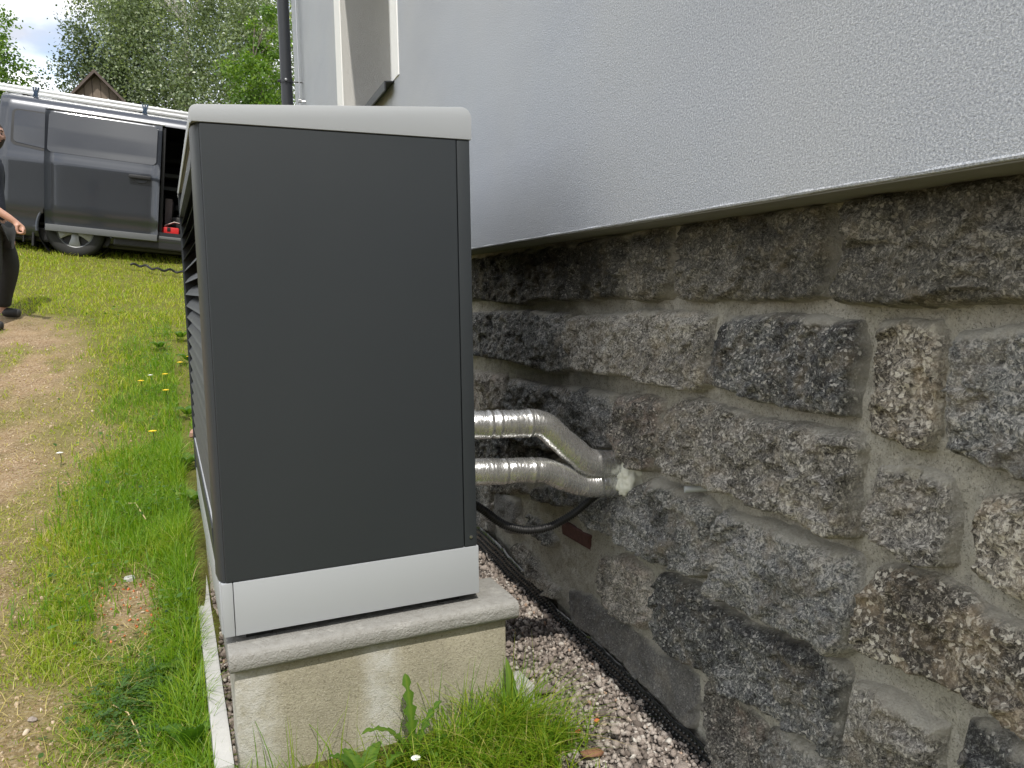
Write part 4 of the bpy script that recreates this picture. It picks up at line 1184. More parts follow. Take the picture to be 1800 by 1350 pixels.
def inv(name, mb, mat, label, cat, parts=()):
    """A loose thing carried in or on the van: built in the van's axes, stands at top level."""
    mb.bm.verts.ensure_lookup_table()
    c = Vector([0.5*(min(v.co[k] for v in mb.bm.verts)+max(v.co[k] for v in mb.bm.verts)) for k in (0, 1)]+[min(v.co.z for v in mb.bm.verts)])
    Mv = Matrix.Translation((-1.61, 11.0, 1.585))@Matrix.Rotation(TV, 4, 'Y')
    mb.bm.transform(Matrix.Translation(-c))
    o = mb.build(name, mat, smooth=True)
    o.location = Mv@c; o.rotation_euler = (0, TV, 0)
    for pn, pm, pmat in parts:
        pm.bm.transform(Matrix.Translation(-c)); pm.build(pn, pmat, o, smooth=True)
    return tag(o, label, cat)


inv('tool_case', MB().box((.965, .14, .402), (1.16, .42, .505), .018), M['red_plastic'], 'red plastic case low in the open van doorway', 'case', [('lid_clip', MB().box((1.02, .130, .455), (1.06, .142, .50), .003), M['black'])])
inv('card_sheet', MB().prism([(.98, .53), (1.09, .585), (1.17, .575), (1.17, .58), (1.09, .592), (.975, .536)], 'y', .30, .55), M['paper'], 'crumpled white card lying above the red case', 'card')
inv('storage_box', MB().box((.94, .9, .60), (1.03, 1.3, .94), .01), simple('pinkish_box', (0.26, 0.21, 0.21), 0.7), 'pale storage box standing inside the dark van', 'box')
inv('machine_case', MB().box((1.04, .6, .402), (1.6, 1.1, .68), .03).box((1.1, .75, .68), (1.5, .95, .72), .01), M['black'], 'black equipment case on the van floor', 'case')
inv('power_tool', MB().box((1.19, .16, .402), (1.36, .34, .50), .02).tube([(1.20, .22, .50), (1.24, .22, .55), (1.34, .22, .55), (1.36, .22, .50)], .012, 8), M['trim'], 'grey power tool with handle beside the red case', 'tool')
inv('cable_coil', MB().tube([(1.2+.12*math.cos(a), .9+.12*math.sin(a), .79+.004*a) for a in np.linspace(0, 18, 90)], .01, 6), M['trim'], 'coiled grey cable lying on the black case', 'cable')
# roof load
rk = []
for u in (-.62, .66, 2.1):
    b_ = MB().box((u-.02, .262, 1.958), (u+.02, VW-.16, 1.98), .005)
    b_.box((u-.03, .262, 1.89), (u+.03, .30, 1.965), .004).box((u-.03, VW-.20, 1.86), (u+.03, VW-.16, 1.965), .004)
    b_.build('roof_bar', M['black'], van)
lad = MB()
for k, (yy_, zz_) in enumerate(((.22, 1.905), (.22, 1.950), (.60, 1.982), (.60, 2.005))):
    lad.box((-1.55, yy_, zz_), (2.35, yy_+.028, zz_+(.043 if yy_ < .5 else .02)), .004)
    lad.box((-1.55, yy_-.003, zz_+.016), (2.35, yy_+.001, zz_+.026), .001)
rung = MB()
for u in np.arange(-1.4, 2.3, .28):
    for zz_ in (1.995,): rung.tube([(u, .248, zz_), (u, .60, zz_)], .014, 8)
inv('ladder', lad, M['alu'], 'long folded aluminium ladder lying on the van roof bars', 'ladder', [('rungs', rung, M['alu'])])
for u, lb in ((-.50, 'dark blue strap round the ladder near the van rear'), (.70, 'dark blue strap round the ladder above the van door')):
    s = MB()
    for d in (-.03, .0, .028):
        s.tube([(u+d, .213, 1.86), (u+d*.4, .209, 1.93), (u+d, .209, 2.0), (u+d, .23, 2.004), (u+d, .257, 2.0), (u+d, .258, 1.91)], .008, 6)
    inv('lashing_strap', s, M['blue_strap'], lb, 'strap')
# cable on the grass by the van
cb = []
for i in range(80):
    x = -.95+1.2*i/79; y = 10.55-.35*i/79+.05*math.sin(i*.23)
    cb.append((x, y, float(terrain(x, y))+.075+.012*math.sin(i*.7)))
tag(MB().tube(cb, .014, 6).build('cable', M['black'], smooth=True), 'black cable lying across the grass in front of the van', 'cable')

# ------------------------------------------------------------------ the man at the left edge
skin_m = NT('skin'); skin_m.set(skin_m.mix(skin_m.noise(30, 3), (0.38, 0.20, 0.14), (0.50, 0.28, 0.20)), 0.5)
skin_m.b.inputs['Subsurface Weight'].default_value = 0.08; skin_m.b.inputs['Subsurface Radius'].default_value = (.01, .004, .002)
M['skin'] = skin_m.m
M['shirt'] = simple('navy_cotton', (0.018, 0.022, 0.038), 0.9, var=0.25, bump=0.4, bscale=40)
M['trousers'] = simple('charcoal_work_cloth', (0.030, 0.030, 0.031), 0.9, var=0.3, bump=0.5, bscale=35)
M['trouser_panel'] = simple('grey_work_cloth', (0.085, 0.083, 0.08), 0.9, var=0.2, bump=0.4, bscale=35)
M['shoe'] = simple('dark_shoe', (0.022, 0.022, 0.023), 0.6, var=0.2)
M['hair'] = simple('short_dark_hair', (0.030, 0.020, 0.015), 0.8, var=0.4, bump=0.8, bscale=180)


def skinned(name, nodes, edges, mat, parent=None, sub=2):
    """nodes: (x, y, z, radius[, radius2]); grows one continuous surface round the skeleton."""
    me = bpy.data.meshes.new(name)
    me.from_pydata([n[:3] for n in nodes], edges, [])
    o = link(name, me, mat, parent)
    md = o.modifiers.new('skin', 'SKIN'); md.use_smooth_shade = True; md.branch_smoothing = 0.6
    for i, n in enumerate(nodes):
        sv = me.skin_vertices[0].data[i]
        sv.radius = (n[3], n[4] if len(n) > 4 else n[3]); sv.use_root = (i == 0)
    s = o.modifiers.new('smooth', 'SUBSURF'); s.levels = sub; s.render_levels = sub
    return o


PX, PYm = -1.78, 8.02
pz = float(terrain(-1.62, 7.8))
man = tag(empty('person', (PX, PYm, pz)), 'bearded man in navy t-shirt and dark work trousers walking beside the van', 'person')
# x is where he walks, y away from us; feet: right one back and near, left one ahead
zl = float(terrain(-1.45, 8.28))-pz
N = [(0, 0, .93, .105, .14), (.0, 0, 1.08, .09, .13), (.0, 0, 1.25, .095, .15), (.005, 0, 1.38, .085, .15), (.03, 0, 1.47, .06, .075), (.045, -.005, 1.55, .05),
     (-.02, -.10, .88, .10), (-.02, -.12, .52, .062), (-.10, -.17, .13, .042), (-.10, -.18, .06, .045), (.05, -.23, .035, .035),
     (.0, .10, .88, .10), (.085, .13, .52+zl*.5, .062), (-.02, .20, .13+zl, .042), (-.02, .20, .06+zl, .045), (.10, .17, .035+zl, .035),
     (.0, -.20, 1.41, .062), (-.05, -.25, 1.12, .042), (.17, -.26, .955, .033), (.225, -.26, .915, .027),
     (.02, .20, 1.41, .062), (-.02, .25, 1.13, .042), (.04, .27, .89, .032), (.06, .27, .83, .028)]
E_ = [(0, 1), (1, 2), (2, 3), (3, 4), (4, 5), (0, 6), (6, 7), (7, 8), (8, 9), (9, 10), (0, 11), (11, 12), (12, 13), (13, 14), (14, 15), (3, 16), (16, 17), (17, 18), (18, 19), (3, 20), (20, 21), (21, 22), (22, 23)]
# fists: palm and five curled fingers each, part of the same surface
for (wi, d) in ((19, Vector((.62, 0, -.78))), (23, Vector((.3, 0, -.95)))):
    w = Vector(N[wi][:3]); side = Vector((0, 1, 0)); nrm = Vector((.78, 0, .62))
    p = len(N); N.append((*(w+d*.045), .024, .038)); E_.append((wi, p))
    k = len(N); N.append((*(w+d*.085), .020, .040)); E_.append((p, k))
    for f in range(4):
        o_ = side*(.032-.021*f); ln = (.030, .034, .032, .026)[f]
        a = len(N)
        N += [(*(w+d*(.098)+o_), .0098), (*(w+d*(.098+ln*.55)+o_-nrm*.016), .0095), (*(w+d*(.093)+o_-nrm*.042), .009), (*(w+d*.068+o_-nrm*.036), .008)]
        E_ += [(k, a), (a, a+1), (a+1, a+2), (a+2, a+3)]
    a = len(N)
    N += [(*(w+d*.04-side*.028-nrm*.016), .013), (*(w+d*.072-side*.030-nrm*.036), .0105), (*(w+d*.092-side*.012-nrm*.050), .009)]
    E_ += [(p, a), (a, a+1), (a+1, a+2)]
body = skinned('body', N, E_, M['skin'], man)
# clothes
sh = [(0, 0, .90, .130, .168), (.0, 0, 1.08, .120, .158), (.0, 0, 1.25, .122, .182), (.005, 0, 1.38, .115, .188), (.03, 0, 1.455, .075, .09),
      (.0, -.17, 1.42, .098), (-.012, -.222, 1.36, .090), (-.03, -.240, 1.25, .078), (-.045, -.250, 1.12, .072), (.01, .17, 1.42, .098), (.012, .215, 1.36, .088), (.0, .235, 1.25, .074), (-.01, .246, 1.15, .068)]
skinned('t_shirt', sh, [(0, 1), (1, 2), (2, 3), (3, 4), (3, 5), (5, 6), (6, 7), (7, 8), (3, 9), (9, 10), (10, 11), (11, 12)], M['shirt'], body)
tr = [(0, 0, .93, .145, .165), (-.02, -.10, .84, .118), (-.01, -.12, .52, .088), (-.095, -.165, .16, .075), (-.10, -.17, .085, .078),
      (.0, .10, .84, .118), (.085, .13, .52+zl*.5, .088), (-.015, .19, .17+zl, .075), (-.02, .195, .09+zl, .078)]
trs = skinned('trousers', tr, [(0, 1), (1, 2), (2, 3), (3, 4), (0, 5), (5, 6), (6, 7), (7, 8)], M['trousers'], body)
skinned('thigh_panel', [(-.02, -.15, .86, .105, .08), (-.012, -.165, .70, .090, .065), (-.006, -.165, .56, .078, .06)], [(0, 1), (1, 2)], M['trouser_panel'], trs)
for (a, b, c3) in (((-.115, -.17, .055), (-.03, -.20, .05), (.07, -.235, .040)), ((-.035, .20, .055+zl), (.035, .187, .05+zl), (.125, .165, .040+zl))):
    skinned('shoe', [(*a, .050, .046), (*b, .048, .046), (*c3, .032, .043)], [(0, 1), (1, 2)], M['shoe'], body)
# head, turned towards us
def headshape(off=0.0, cut=None):
    bm = bmesh.new(); bmesh.ops.create_uvsphere(bm, u_segments=48, v_segments=36, radius=1)
    for v in bm.verts:
        x, y, z = v.co                       # face looks along +x here
        X_, Y_, Z_ = x*.098, y*.077, z*.118
        if x > 0:
            X_ += .016*math.exp(-((y/.22)**2))*math.exp(-(((z+.12)/.16)**2))*1.6      # nose
            X_ -= .010*(math.exp(-(((y-.42)/.2)**2))+math.exp(-(((y+.42)/.2)**2)))*math.exp(-(((z-.06)/.13)**2))   # eye sockets
            X_ += .007*math.exp(-(((z-.24)/.12)**2))*math.exp(-((y/.6)**2))           # brow
            X_ += .006*math.exp(-(((z+.40)/.07)**2))*math.exp(-((y/.3)**2))           # lips
            X_ += .014*math.exp(-(((z+.72)/.2)**2))*math.exp(-((y/.4)**2))            # chin
        if z < -.2: Y_ *= 1-.22*(-z-.2)
        if x < 0 and z < -.3: X_ *= .82
        v.co = Vector((X_, Y_, Z_))*(1+off)
    return bm
face_dir = rad(-62)
HM = Matrix.Translation((.075, -.01, 1.655))@Matrix.Rotation(face_dir, 4, 'Z')@Matrix.Diagonal((1, 1, 1.03, 1))
def head_part(name, bm, mat, par):
    mb = MB(); mb._merge(bm); mb.bm.transform(HM); return mb.build(name, mat, par, smooth=True, angle=70)
head = head_part('head', headshape(), M['skin'], body)
hb = headshape(.03)
bmesh.ops.delete(hb, geom=[v for v in hb.verts if not (v.co.z > .060 - (.035 if v.co.x < .035 else 0) - max(0, -v.co.x)*1.1)], context='VERTS')
head_part('hair', hb, M['hair'], head)
hb = headshape(.045)
bmesh.ops.delete(hb, geom=[v for v in hb.verts if not (v.co.z < -.028 - max(0, .05-abs(v.co.y))*.35*(1 if v.co.x > .05 else 0) and v.co.x > .005) or (-.058 < v.co.z < -.043 and abs(v.co.y) < .025)], context='VERTS')
head_part('beard', hb, M['hair'], head)
for s in (-1, 1):
    eb = bmesh.new(); bmesh.ops.create_uvsphere(eb, u_segments=12, v_segments=8, radius=.011, matrix=Matrix.Translation((.079, s*.031, .008)))
    head_part('eye', eb, simple('eye_dark', (0.06, 0.04, 0.03), 0.2), head)
    eb = bmesh.new(); bmesh.ops.create_uvsphere(eb, u_segments=14, v_segments=10, radius=1, matrix=Matrix.Translation((-.008, s*.077, -.006))@Matrix.Rotation(s*rad(20), 4, 'Z')@Matrix.Diagonal((.018, .008, .031, 1)))
    head_part('ear', eb, M['skin'], head)
    bb = MB().tube([(.090, s*.014, .028), (.092, s*.03, .034), (.080, s*.05, .028)], [.004, .005, .003], 6)
    bb.bm.transform(HM); bb.build('eyebrow', M['hair'], head)

# ------------------------------------------------------------------ trees, hedge, shed beyond the van
def leaf_cloud(P, size, seed, droop=0.0):
    """Four-cornered leaves: arrays of vertices, faces, tints."""
    g = np.random.default_rng(seed); n = len(P)
    a = g.uniform(0, 2*np.pi, n); el = g.uniform(-1.1, .7, n)-droop
    d = np.stack([np.cos(a)*np.cos(el), np.sin(a)*np.cos(el), np.sin(el)], 1)
    s = np.cross(d, g.normal(size=(n, 3))); s /= np.linalg.norm(s, axis=1)[:, None]+1e-9
    L = size*g.uniform(.6, 1.4, n)[:, None]; Wd = L*g.uniform(.30, .42, n)[:, None]
    V = np.stack([P, P+d*L*.45+s*Wd, P+d*L, P+d*L*.45-s*Wd], 1).reshape(-1, 3)
    return V, np.arange(4*n).reshape(-1, 4)


def tree(name, loc, trunk_h, crown, nleaf, size, mat, bark, label, seed, weeping=0.0, group=None, r0=.16, clump=1.0):
    """crown: list of (dx, dy, z, rx, ry, rz) lobes, relative to the foot."""
    g = np.random.default_rng(seed); rr_ = random.Random(seed)
    o = tag(empty(name, loc), label, 'tree', group)
    top = max(c[2]+c[5]*.6 for c in crown)
    tp = [(.06*math.sin(i*1.3+seed), .06*math.cos(i*1.7+seed), -.3+(top+.3)*i/9) for i in range(10)]
    MB().tube(tp, [max(.02, r0*(1-i/10.5)) for i in range(10)], 10).build('trunk', bark, o, smooth=True)
    pts = []; wt = np.array([c[3]*c[4]*c[5] for c in crown])**.8; wt /= wt.sum()
    for c, w in zip(crown, wt):
        zb = max(.8, c[2]-c[5]*.5); base = Vector(tp[min(9, max(1, int(9*zb/top)))])
        for _ in range(3):
            e = Vector((c[0]+rr_.uniform(-.5, .5)*c[3], c[1]+rr_.uniform(-.5, .5)*c[4], c[2]+rr_.uniform(-.1, .6)*c[5]))
            m = base.lerp(e, .5)+Vector((0, 0, .12*(e-base).length))
            MB().tube([base, m, e], [r0*.32, r0*.2, .012], 6).build('limb', bark, o, smooth=True)
        n = int(nleaf*w)
        nc = max(6, int(n/130))
        u = g.normal(size=(nc, 3)); u /= np.linalg.norm(u, axis=1)[:, None]
        rr = g.uniform(.25, 1.0, nc)**.5
        C = np.array(c[:3])+u*rr[:, None]*np.array(c[3:])
        k = g.integers(0, nc, n)
        sp = (.24+.10*g.uniform(size=n))*clump*np.mean(c[3:])*.55
        q = C[k]+g.normal(size=(n, 3))*sp[:, None]*np.array([1, 1, .8])
        if weeping > 0:
            hang = g.exponential(.5, n)*weeping
            q[:, 2] -= hang; q[:, :2] = C[k][:, :2]+(q[:, :2]-C[k][:, :2])*(1-.25*np.clip(hang/weeping, 0, 1))[:, None]
            sid = g.integers(0, 26, n)                      # leaves hang on strands
            so = g.normal(size=(nc, 26, 2))*clump*np.mean(c[3:5])*.20
            q[:, :2] = q[:, :2]*.45+(C[k][:, :2]+so[k, sid])*.55+g.normal(size=(n, 2))*.03
        pts.append(np.concatenate([q, (k*7919 % 100/100.)[:, None]], 1))
    P = np.concatenate(pts)
    V, F = leaf_cloud(P[:, :3], size, seed+1, .35 if weeping else 0)
    n = len(P)
    tn = np.clip(.45*P[:, 3]+.55*g.uniform(0, 1, n)**1.2, 0, 1)
    tn = np.where(g.uniform(size=n) < .05, .97, tn)
    tag(link('crown', mesh_np('crown', V, F, False, {'tint': np.repeat(tn, 4)}), mat, o), kind='stuff')
    return o


def gz(x, y): return float(terrain(x, y))


TG = 'trees beyond the van'
tree('birch_tree', (-.45, 25.5, gz(-.45, 25.5)), 8, [(0, 0, 7.4, 1.9, 1.7, 2.2), (-.7, .2, 5.4, 1.7, 1.5, 1.7), (.8, -.3, 5.0, 1.5, 1.4, 1.6), (-.1, -.4, 3.4, 1.9, 1.5, 1.3), (-1.7, .2, 7.0, 1.1, 1.2, 1.5), (1.4, .4, 7.1, 1.1, 1.2, 1.7)], 52000, .075, M['birch'], M['birch_bark'], 'tall grey-green weeping birch behind the van roof', 201, weeping=1.3, group=TG)
tree('birch_tree', (1.75, 24.0, gz(1.75, 24.0)), 8, [(0, 0, 7.2, 1.3, 1.2, 2.1), (-.2, -.3, 5.0, 1.25, 1.2, 1.5), (.4, .1, 3.4, 1.2, 1.2, 1.3)], 26000, .07, M['birch'], M['birch_bark'], 'slim weeping birch beside the house corner', 211, weeping=1.2, group=TG)
tree('dark_tree', (-2.35, 27.5, gz(-2.35, 27.5)), 6, [(0, 0, 5.6, 1.55, 1.4, 1.6), (-.9, -.2, 4.1, 1.35, 1.2, 1.3), (.8, 0, 3.9, 1.4, 1.2, 1.4), (.7, .1, 6.9, 1.0, 1.0, 1.3), (0, 0, 2.6, 2.1, 1.4, 1.0)], 46000, .08, M['dark_leaves'], M['bark'], 'dark dense tree left of the tall birch', 221, group=TG)
tree('leafy_tree', (-5.85, 25.0, gz(-5.85, 25.0)), 5, [(0, 0, 4.9, 1.25, 1.2, 1.1), (-.7, .2, 3.8, 1.3, 1.2, 1.2), (.5, -.3, 3.6, 1.0, 1.0, 1.1), (0, 0, 2.3, 1.5, 1.2, 1.0)], 26000, .085, M['bright_leaves'], M['bark'], 'fresh green tree at the left edge under open sky', 231, group=TG)
tree('leafy_tree', (1.15, 20.5, gz(1.15, 20.5)), 4, [(0, 0, 3.2, .8, .8, .9), (.35, .2, 2.2, .9, .8, .8), (-.35, -.2, 2.0, .8, .7, .8), (.4, 0, 4.3, .45, .45, .8)], 17000, .07, M['bright_leaves'], M['bark'], 'bright yellow-green young tree in front of the birches', 241, group=TG, r0=.07)
for i, (x, y, h, r, lb) in enumerate(((-5.1, 18.6, 2.3, 1.3, 'yellow-green bush above the van rear end'), (-3.6, 19.4, 2.1, 1.1, 'bushy shrub between van rear and shed'), (-2.35, 18.9, 1.75, .9, 'low shrub in front of the wooden shed'), (-1.0, 19.2, 1.55, 1.0, 'sprawling shrub above the middle of the van'), (.3, 18.4, 1.6, 1.0, 'yellowish shrub near the heat pump lid'))):
    tree('shrub', (x, y, gz(x, y)), h, [(0, 0, h*.62, r, r*.8, h*.42), (r*.5, 0, h*.45, r*.6, r*.6, h*.4), (-r*.5, .1, h*.5, r*.6, r*.6, h*.38)], 9000, .07, M['hedge_leaves'], M['bark'], lb, 260+i*7, group='shrubs behind the van', r0=.04)

# wooden shed gable
sx, sy = -2.62, 23.5
sz = gz(sx, sy)
shed = tag(empty('shed', (sx, sy, sz)), 'small weathered wooden shed with steep gable among the trees', 'shed')
pk = 6.80-sz; hw = 1.25; ez = pk-1.35
nb = 13; b0 = None
for i in range(nb):
    xa = -hw+2*hw*i/nb+.006; xb = -hw+2*hw*(i+1)/nb-.006
    tz = lambda x: pk-.06-(pk-ez)*abs(x)/hw
    MB().prism([(xa, -.2), (xb, -.2), (xb, tz(xb)), (.5*(xa+xb), max(tz(xa), tz(xb), tz(.5*(xa+xb)))-.0), (xa, tz(xa))], 'y', -.012*(i % 2), .02).build('board', M['old_wood'], shed)
MB().box((-hw, .021, -.2), (hw, 2.6, ez-.05)).build('shed_walls', M['old_wood'], shed)
rp = MB()
for s in (-1, 1):
    rp.prism([(0, pk+.05), (s*(hw+.3), ez-.30), (s*(hw+.3), ez-.38), (0, pk-.04)][::s], 'y', -.22, 2.8)
rp.build('shed_roof', M['brown_fascia'], shed)
MB().box((-.33, -.035, ez+.62), (.33, -.02, ez+.67)).build('batten', M['old_wood'], shed)

# the neighbours' house behind the photographer: only its mirror image shows, in the side of the van
nh = tag(empty('neighbour_house', (1.0, -11.5, -.4)), 'neighbouring gabled house mirrored in the van side', 'house')
HWn = 8.6
MB().prism([(-HWn, 0), (HWn, 0), (HWn, 4.9), (0, 10.7), (-HWn, 4.9)], 'y', -9, 0).build('walls', simple('neighbour_render', (0.30, 0.27, 0.22), 0.9, bump=.3), nh)
nr2 = MB()
for s in (-1, 1):
    nr2.prism([(0, 11.0), (s*9.2, 4.72), (s*9.2, 4.5), (0, 10.78)][::s], 'y', -9.5, .5)
nr2.build('roof', M['roof_tile'], nh)
for wx_, wz_ in ((-3.2, 1.3), (1.8, 1.3), (-2.6, 4.2), (1.4, 4.2), (-.6, 7.2)):
    w_ = MB().box((wx_, .0, wz_), (wx_+1.2, .05, wz_+1.4), .01).build('window', M['white_plastic'], nh)
    MB().box((wx_+.1, .051, wz_+.1), (wx_+1.1, .056, wz_+1.3)).build('pane', M['glass'], w_)

# ------------------------------------------------------------------ grass
def blades(name, X, Y, h, w, seed, segs=3, lean=.55, tint=None, label=None, zoff=-.005, Z=None):
    g = np.random.default_rng(seed); n = len(X)
    h = np.asarray(h)*np.ones(n); w = np.asarray(w)*np.ones(n)
    Z = terrain(X, Y)+zoff if Z is None else Z
    a = g.uniform(0, 2*np.pi, n); d = np.stack([np.cos(a), np.sin(a)], 1)
    sa = a+np.pi/2+g.normal(0, .5, n); s = np.stack([np.cos(sa), np.sin(sa)], 1)
    ln = np.abs(g.normal(lean, .3, n))
    V = np.zeros((n, 2*segs+1, 3))
    for k in range(segs+1):
        t = k/segs
        p = d*(ln*h*(t**1.8))[:, None]
        z = h*t*(1-.42*np.minimum(ln, 1.6)*t)
        ww = w*(1-t)**.65*.5
        if k < segs:
            for j, sg in ((0, 1), (1, -1)):
                V[:, 2*k+j, 0] = X+p[:, 0]+sg*s[:, 0]*ww; V[:, 2*k+j, 1] = Y+p[:, 1]+sg*s[:, 1]*ww; V[:, 2*k+j, 2] = Z+z
        else:
            V[:, 2*segs, 0] = X+p[:, 0]; V[:, 2*segs, 1] = Y+p[:, 1]; V[:, 2*segs, 2] = Z+z
    m = 2*segs+1; b = (np.arange(n)*m)[:, None]
    F = [np.concatenate([b+np.array([[2*k, 2*k+1, 2*k+3, 2*k+2]]) for k in range(segs-1)], 0), b+np.array([[2*segs-2, 2*segs-1, 2*segs]])]
    tn = g.uniform(0, .75, n) if tint is None else tint
    me = mesh_np(name, V.reshape(-1, 3), F, False, {'tint': np.repeat(tn, m)})
    return tag(link(name, me, M['grass']), label, kind='stuff')


def scatter(n, x0, x1, y0, y1, seed, power=1.0):
    g = np.random.default_rng(seed)
    return g.uniform(x0, x1, n), y0+(y1-y0)*g.uniform(0, 1, n)**power, g


def not_on_hard(X, Y):
    lx, ly = blx(X, Y)
    k = ((lx > -.05) & (ly > -.095) & (ly < 1.6) & (lx < .76)) | ((X > .0) & (Y > 3.3) & (lx > -.02) & (Y < 3.6))
    return ~k & (X < .88)


def tints(X, Y, g, T):
    """natural colour: lusher near the house, yellower and strawy along the track"""
    lush = sstep(-.75, -.15, X+.25*fbm(X*3, Y*3, seed=71))*(1-sstep(5.5, 8.5, Y))
    base = .66-.34*lush+.10*fbm(X*5, Y*5, seed=72)
    tn = np.clip(base+g.normal(0, .12, len(X)), 0, .86)
    dry = g.uniform(size=len(X)) < (.015+.10*(1-T)+.03*(1-lush))
    return np.where(dry, g.uniform(.9, 1, len(X)), tn)


# near turf
X, Y, g = scatter(95000, -1.35, .0, 1.45, 4.6, 301, 1.15)
T = turf_amount(X, Y); lx, ly = blx(X, Y)
ok = (g.uniform(size=len(X)) < np.maximum(T**1.5, .05)*np.clip(1.1+.9*fbm(X*7, Y*5, seed=77)-.0, .25, 1)) & (lx < -.048)
X, Y, T, lx = X[ok], Y[ok], T[ok], lx[ok]
edge = np.exp(-((lx+.07)/.085)**2)
h = (.014+.026*T**2+.095*edge*g.uniform(.5, 1.15, len(X)))*g.uniform(.6, 1.35, len(X))*(.75+.5*sstep(-.1, .5, fbm(X*4, Y*4, seed=74)))
blades('grass', X, Y, h, .0030+.0016*g.uniform(size=len(X)), 302, 3, .62, tints(X, Y, g, T), 'short grass with bare patches left of the kerb')
# tall lush grass along the heat pump
X, Y, g = scatter(30000, -.75, .02, 2.7, 9.0, 305, 1.2)
lx, ly = blx(X, Y)
T = turf_amount(X, Y)
nb_ = fbm(X*2.2, Y*1.4, seed=78, octaves=3)
ok = (lx < -.045) & (g.uniform(size=len(X)) < sstep(-.70, -.10, lx+.35*nb_)*T*(1-sstep(5.6, 8.8, Y+1.6*nb_)))
X, Y, T = X[ok], Y[ok], T[ok]
h = (.045+.075*g.uniform(size=len(X))**1.5)*(1.0-.35*sstep(6, 9, Y))*(.7+.6*sstep(-.4, .5, fbm(X*3, Y*3, seed=75)))
blades('grass', X, Y, h, .0045, 306, 3, .55, np.clip(.24+.14*g.normal(size=len(X))+.16*fbm(X*5, Y*5, seed=72), .0, .7), 'long lush grass beside the heat pump')
# the slope up to the van
X, Y, g = scatter(64000, -4.2, .9, 4.4, 13.5, 311, .95)
T = turf_amount(X, Y)
ok = (g.uniform(size=len(X)) < T**1.5) & not_on_hard(X, Y)
X, Y, T = X[ok], Y[ok], T[ok]
h = (.022+.035*T)*g.uniform(.5, 1.4, len(X))*(.7+.7*sstep(-.2, .5, fbm(X*2.2, Y*2.2, seed=76)))
blades('grass', X, Y, h, .0075+.0005*(Y-4), 312, 2, .7, tints(X, Y, g, T), 'meadow grass on the slope in front of the van')
X, Y, g = scatter(16000, -12, 9, 12.5, 24, 315)
ok = not_on_hard(X, Y) & ((X < .9) | (Y > 9.4))
X, Y = X[ok], Y[ok]
blades('grass', X, Y, .12*g.uniform(.5, 1.4, len(X)), .02, 316, 2, .6, np.clip(.5+.15*g.normal(size=len(X)), 0, .9), 'meadow grass behind the van')
X, Y, g = scatter(7000, .0, .9, 3.35, 4.7, 318)
blades('grass', X, Y, .07*g.uniform(.4, 1.4, len(X)), .006, 319, 3, .6, np.clip(.35+.2*g.normal(size=len(X)), 0, .9), 'grass behind the heat pump at the end of the gravel')
# in front of the plinth, long tufts on the right
g = np.random.default_rng(321)
tuft_c = [(.36, -.14, 70, .13), (.47, -.15, 130, .15), (.42, -.16, 60, .10), (.50, -.13, 150, .17), (.58, -.11, 240, .19), (.64, -.13, 260, .19), (.70, -.14, 240, .17), (.76, -.15, 150, .13), (.30, -.15, 40, .09), (.20, -.13, 25, .10), (.10, -.12, 25, .11), (.02, -.12, 40, .11), (.55, -.22, 260, .12), (.66, -.24, 260, .12), (.40, -.24, 140, .08), (.25, -.24, 90, .06), (.12, -.22, 80, .06), (.0, -.22, 100, .07)]
xs, ys, hs = [], [], []
for (a, b, n, hh) in tuft_c:
    q = np.array([bw(a+g.normal(0, .030), b+g.normal(0, .022))[:2] for _ in range(n)])
    xs.append(q[:, 0]); ys.append(q[:, 1]); hs.append(hh*g.uniform(.35, 1.2, n))
X, Y, h = map(np.concatenate, (xs, ys, hs))
lx, ly = blx(X, Y); ok = (ly < -.075) & ((lx > -.04) | (lx < -.06)); X, Y, h = X[ok], Y[ok], h[ok]
blades('grass', X, Y, h, .0034, 322, 5, .85, np.where(g.uniform(size=len(X)) < .05, .95, np.clip(.40+.2*g.normal(size=len(X)), 0, .85)), 'long grass tufts in front of the plinth', Z=np.maximum(terrain(X, Y), .02)-.01)
X, Y, g = scatter(9000, -.4, .80, .7, 1.75, 325)
lx, ly = blx(X, Y); ok = (ly < -.07); X, Y = X[ok], Y[ok]
blades('grass', X, Y, .030*g.uniform(.4, 1.4, len(X)), .0032, 326, 3, .6, np.clip(.4+.2*g.normal(size=len(X)), 0, .9), 'grass in front of the plinth', Z=np.maximum(terrain(X, Y), .02)-.01)
# thin seed stalks
g = np.random.default_rng(331)
q = np.array([bw(a, b)[:2] for a, b in zip(np.concatenate([g.uniform(.0, .45, 60), g.uniform(.42, .72, 60)]), g.uniform(-.16, -.085, 120))])
blades('grass', q[:, 0], q[:, 1], np.concatenate([g.uniform(.10, .24, 60), g.uniform(.14, .30, 60)]), .0034, 332, 6, .42, np.clip(.35+.2*g.normal(size=120), 0, .95), 'thin grass stalks against the plinth', Z=np.full(120, .04))

# pebbles on the track
X, Y, g = scatter(26000, -2.2, -.12, 1.7, 7.5, 341, 1.3)
T = turf_amount(X, Y); ok = g.uniform(size=len(X)) > T; X, Y = X[ok], Y[ok]
R = .0030*np.exp(g.normal(0, .48, len(X))); R = np.minimum(R, .010)
tn = np.clip(.35+.6*g.uniform(size=len(X)), 0, .97)
tag(pebbles('gravel', np.stack([X, Y, terrain(X, Y)+R*.15], 1), R, M['tan_pebble'], 342, .6, tn), 'small pale stones strewn on the earth track', kind='stuff')
# brick crumbs in the bare patch
X, Y, g = scatter(60, -.46, -.2, 2.55, 3.0, 345)
tag(pebbles('gravel', np.stack([X, Y, terrain(X, Y)+.002], 1), g.uniform(.002, .006, 60), M['orange_brick'], 346, .6), 'orange brick crumbs in the bare patch', kind='stuff')
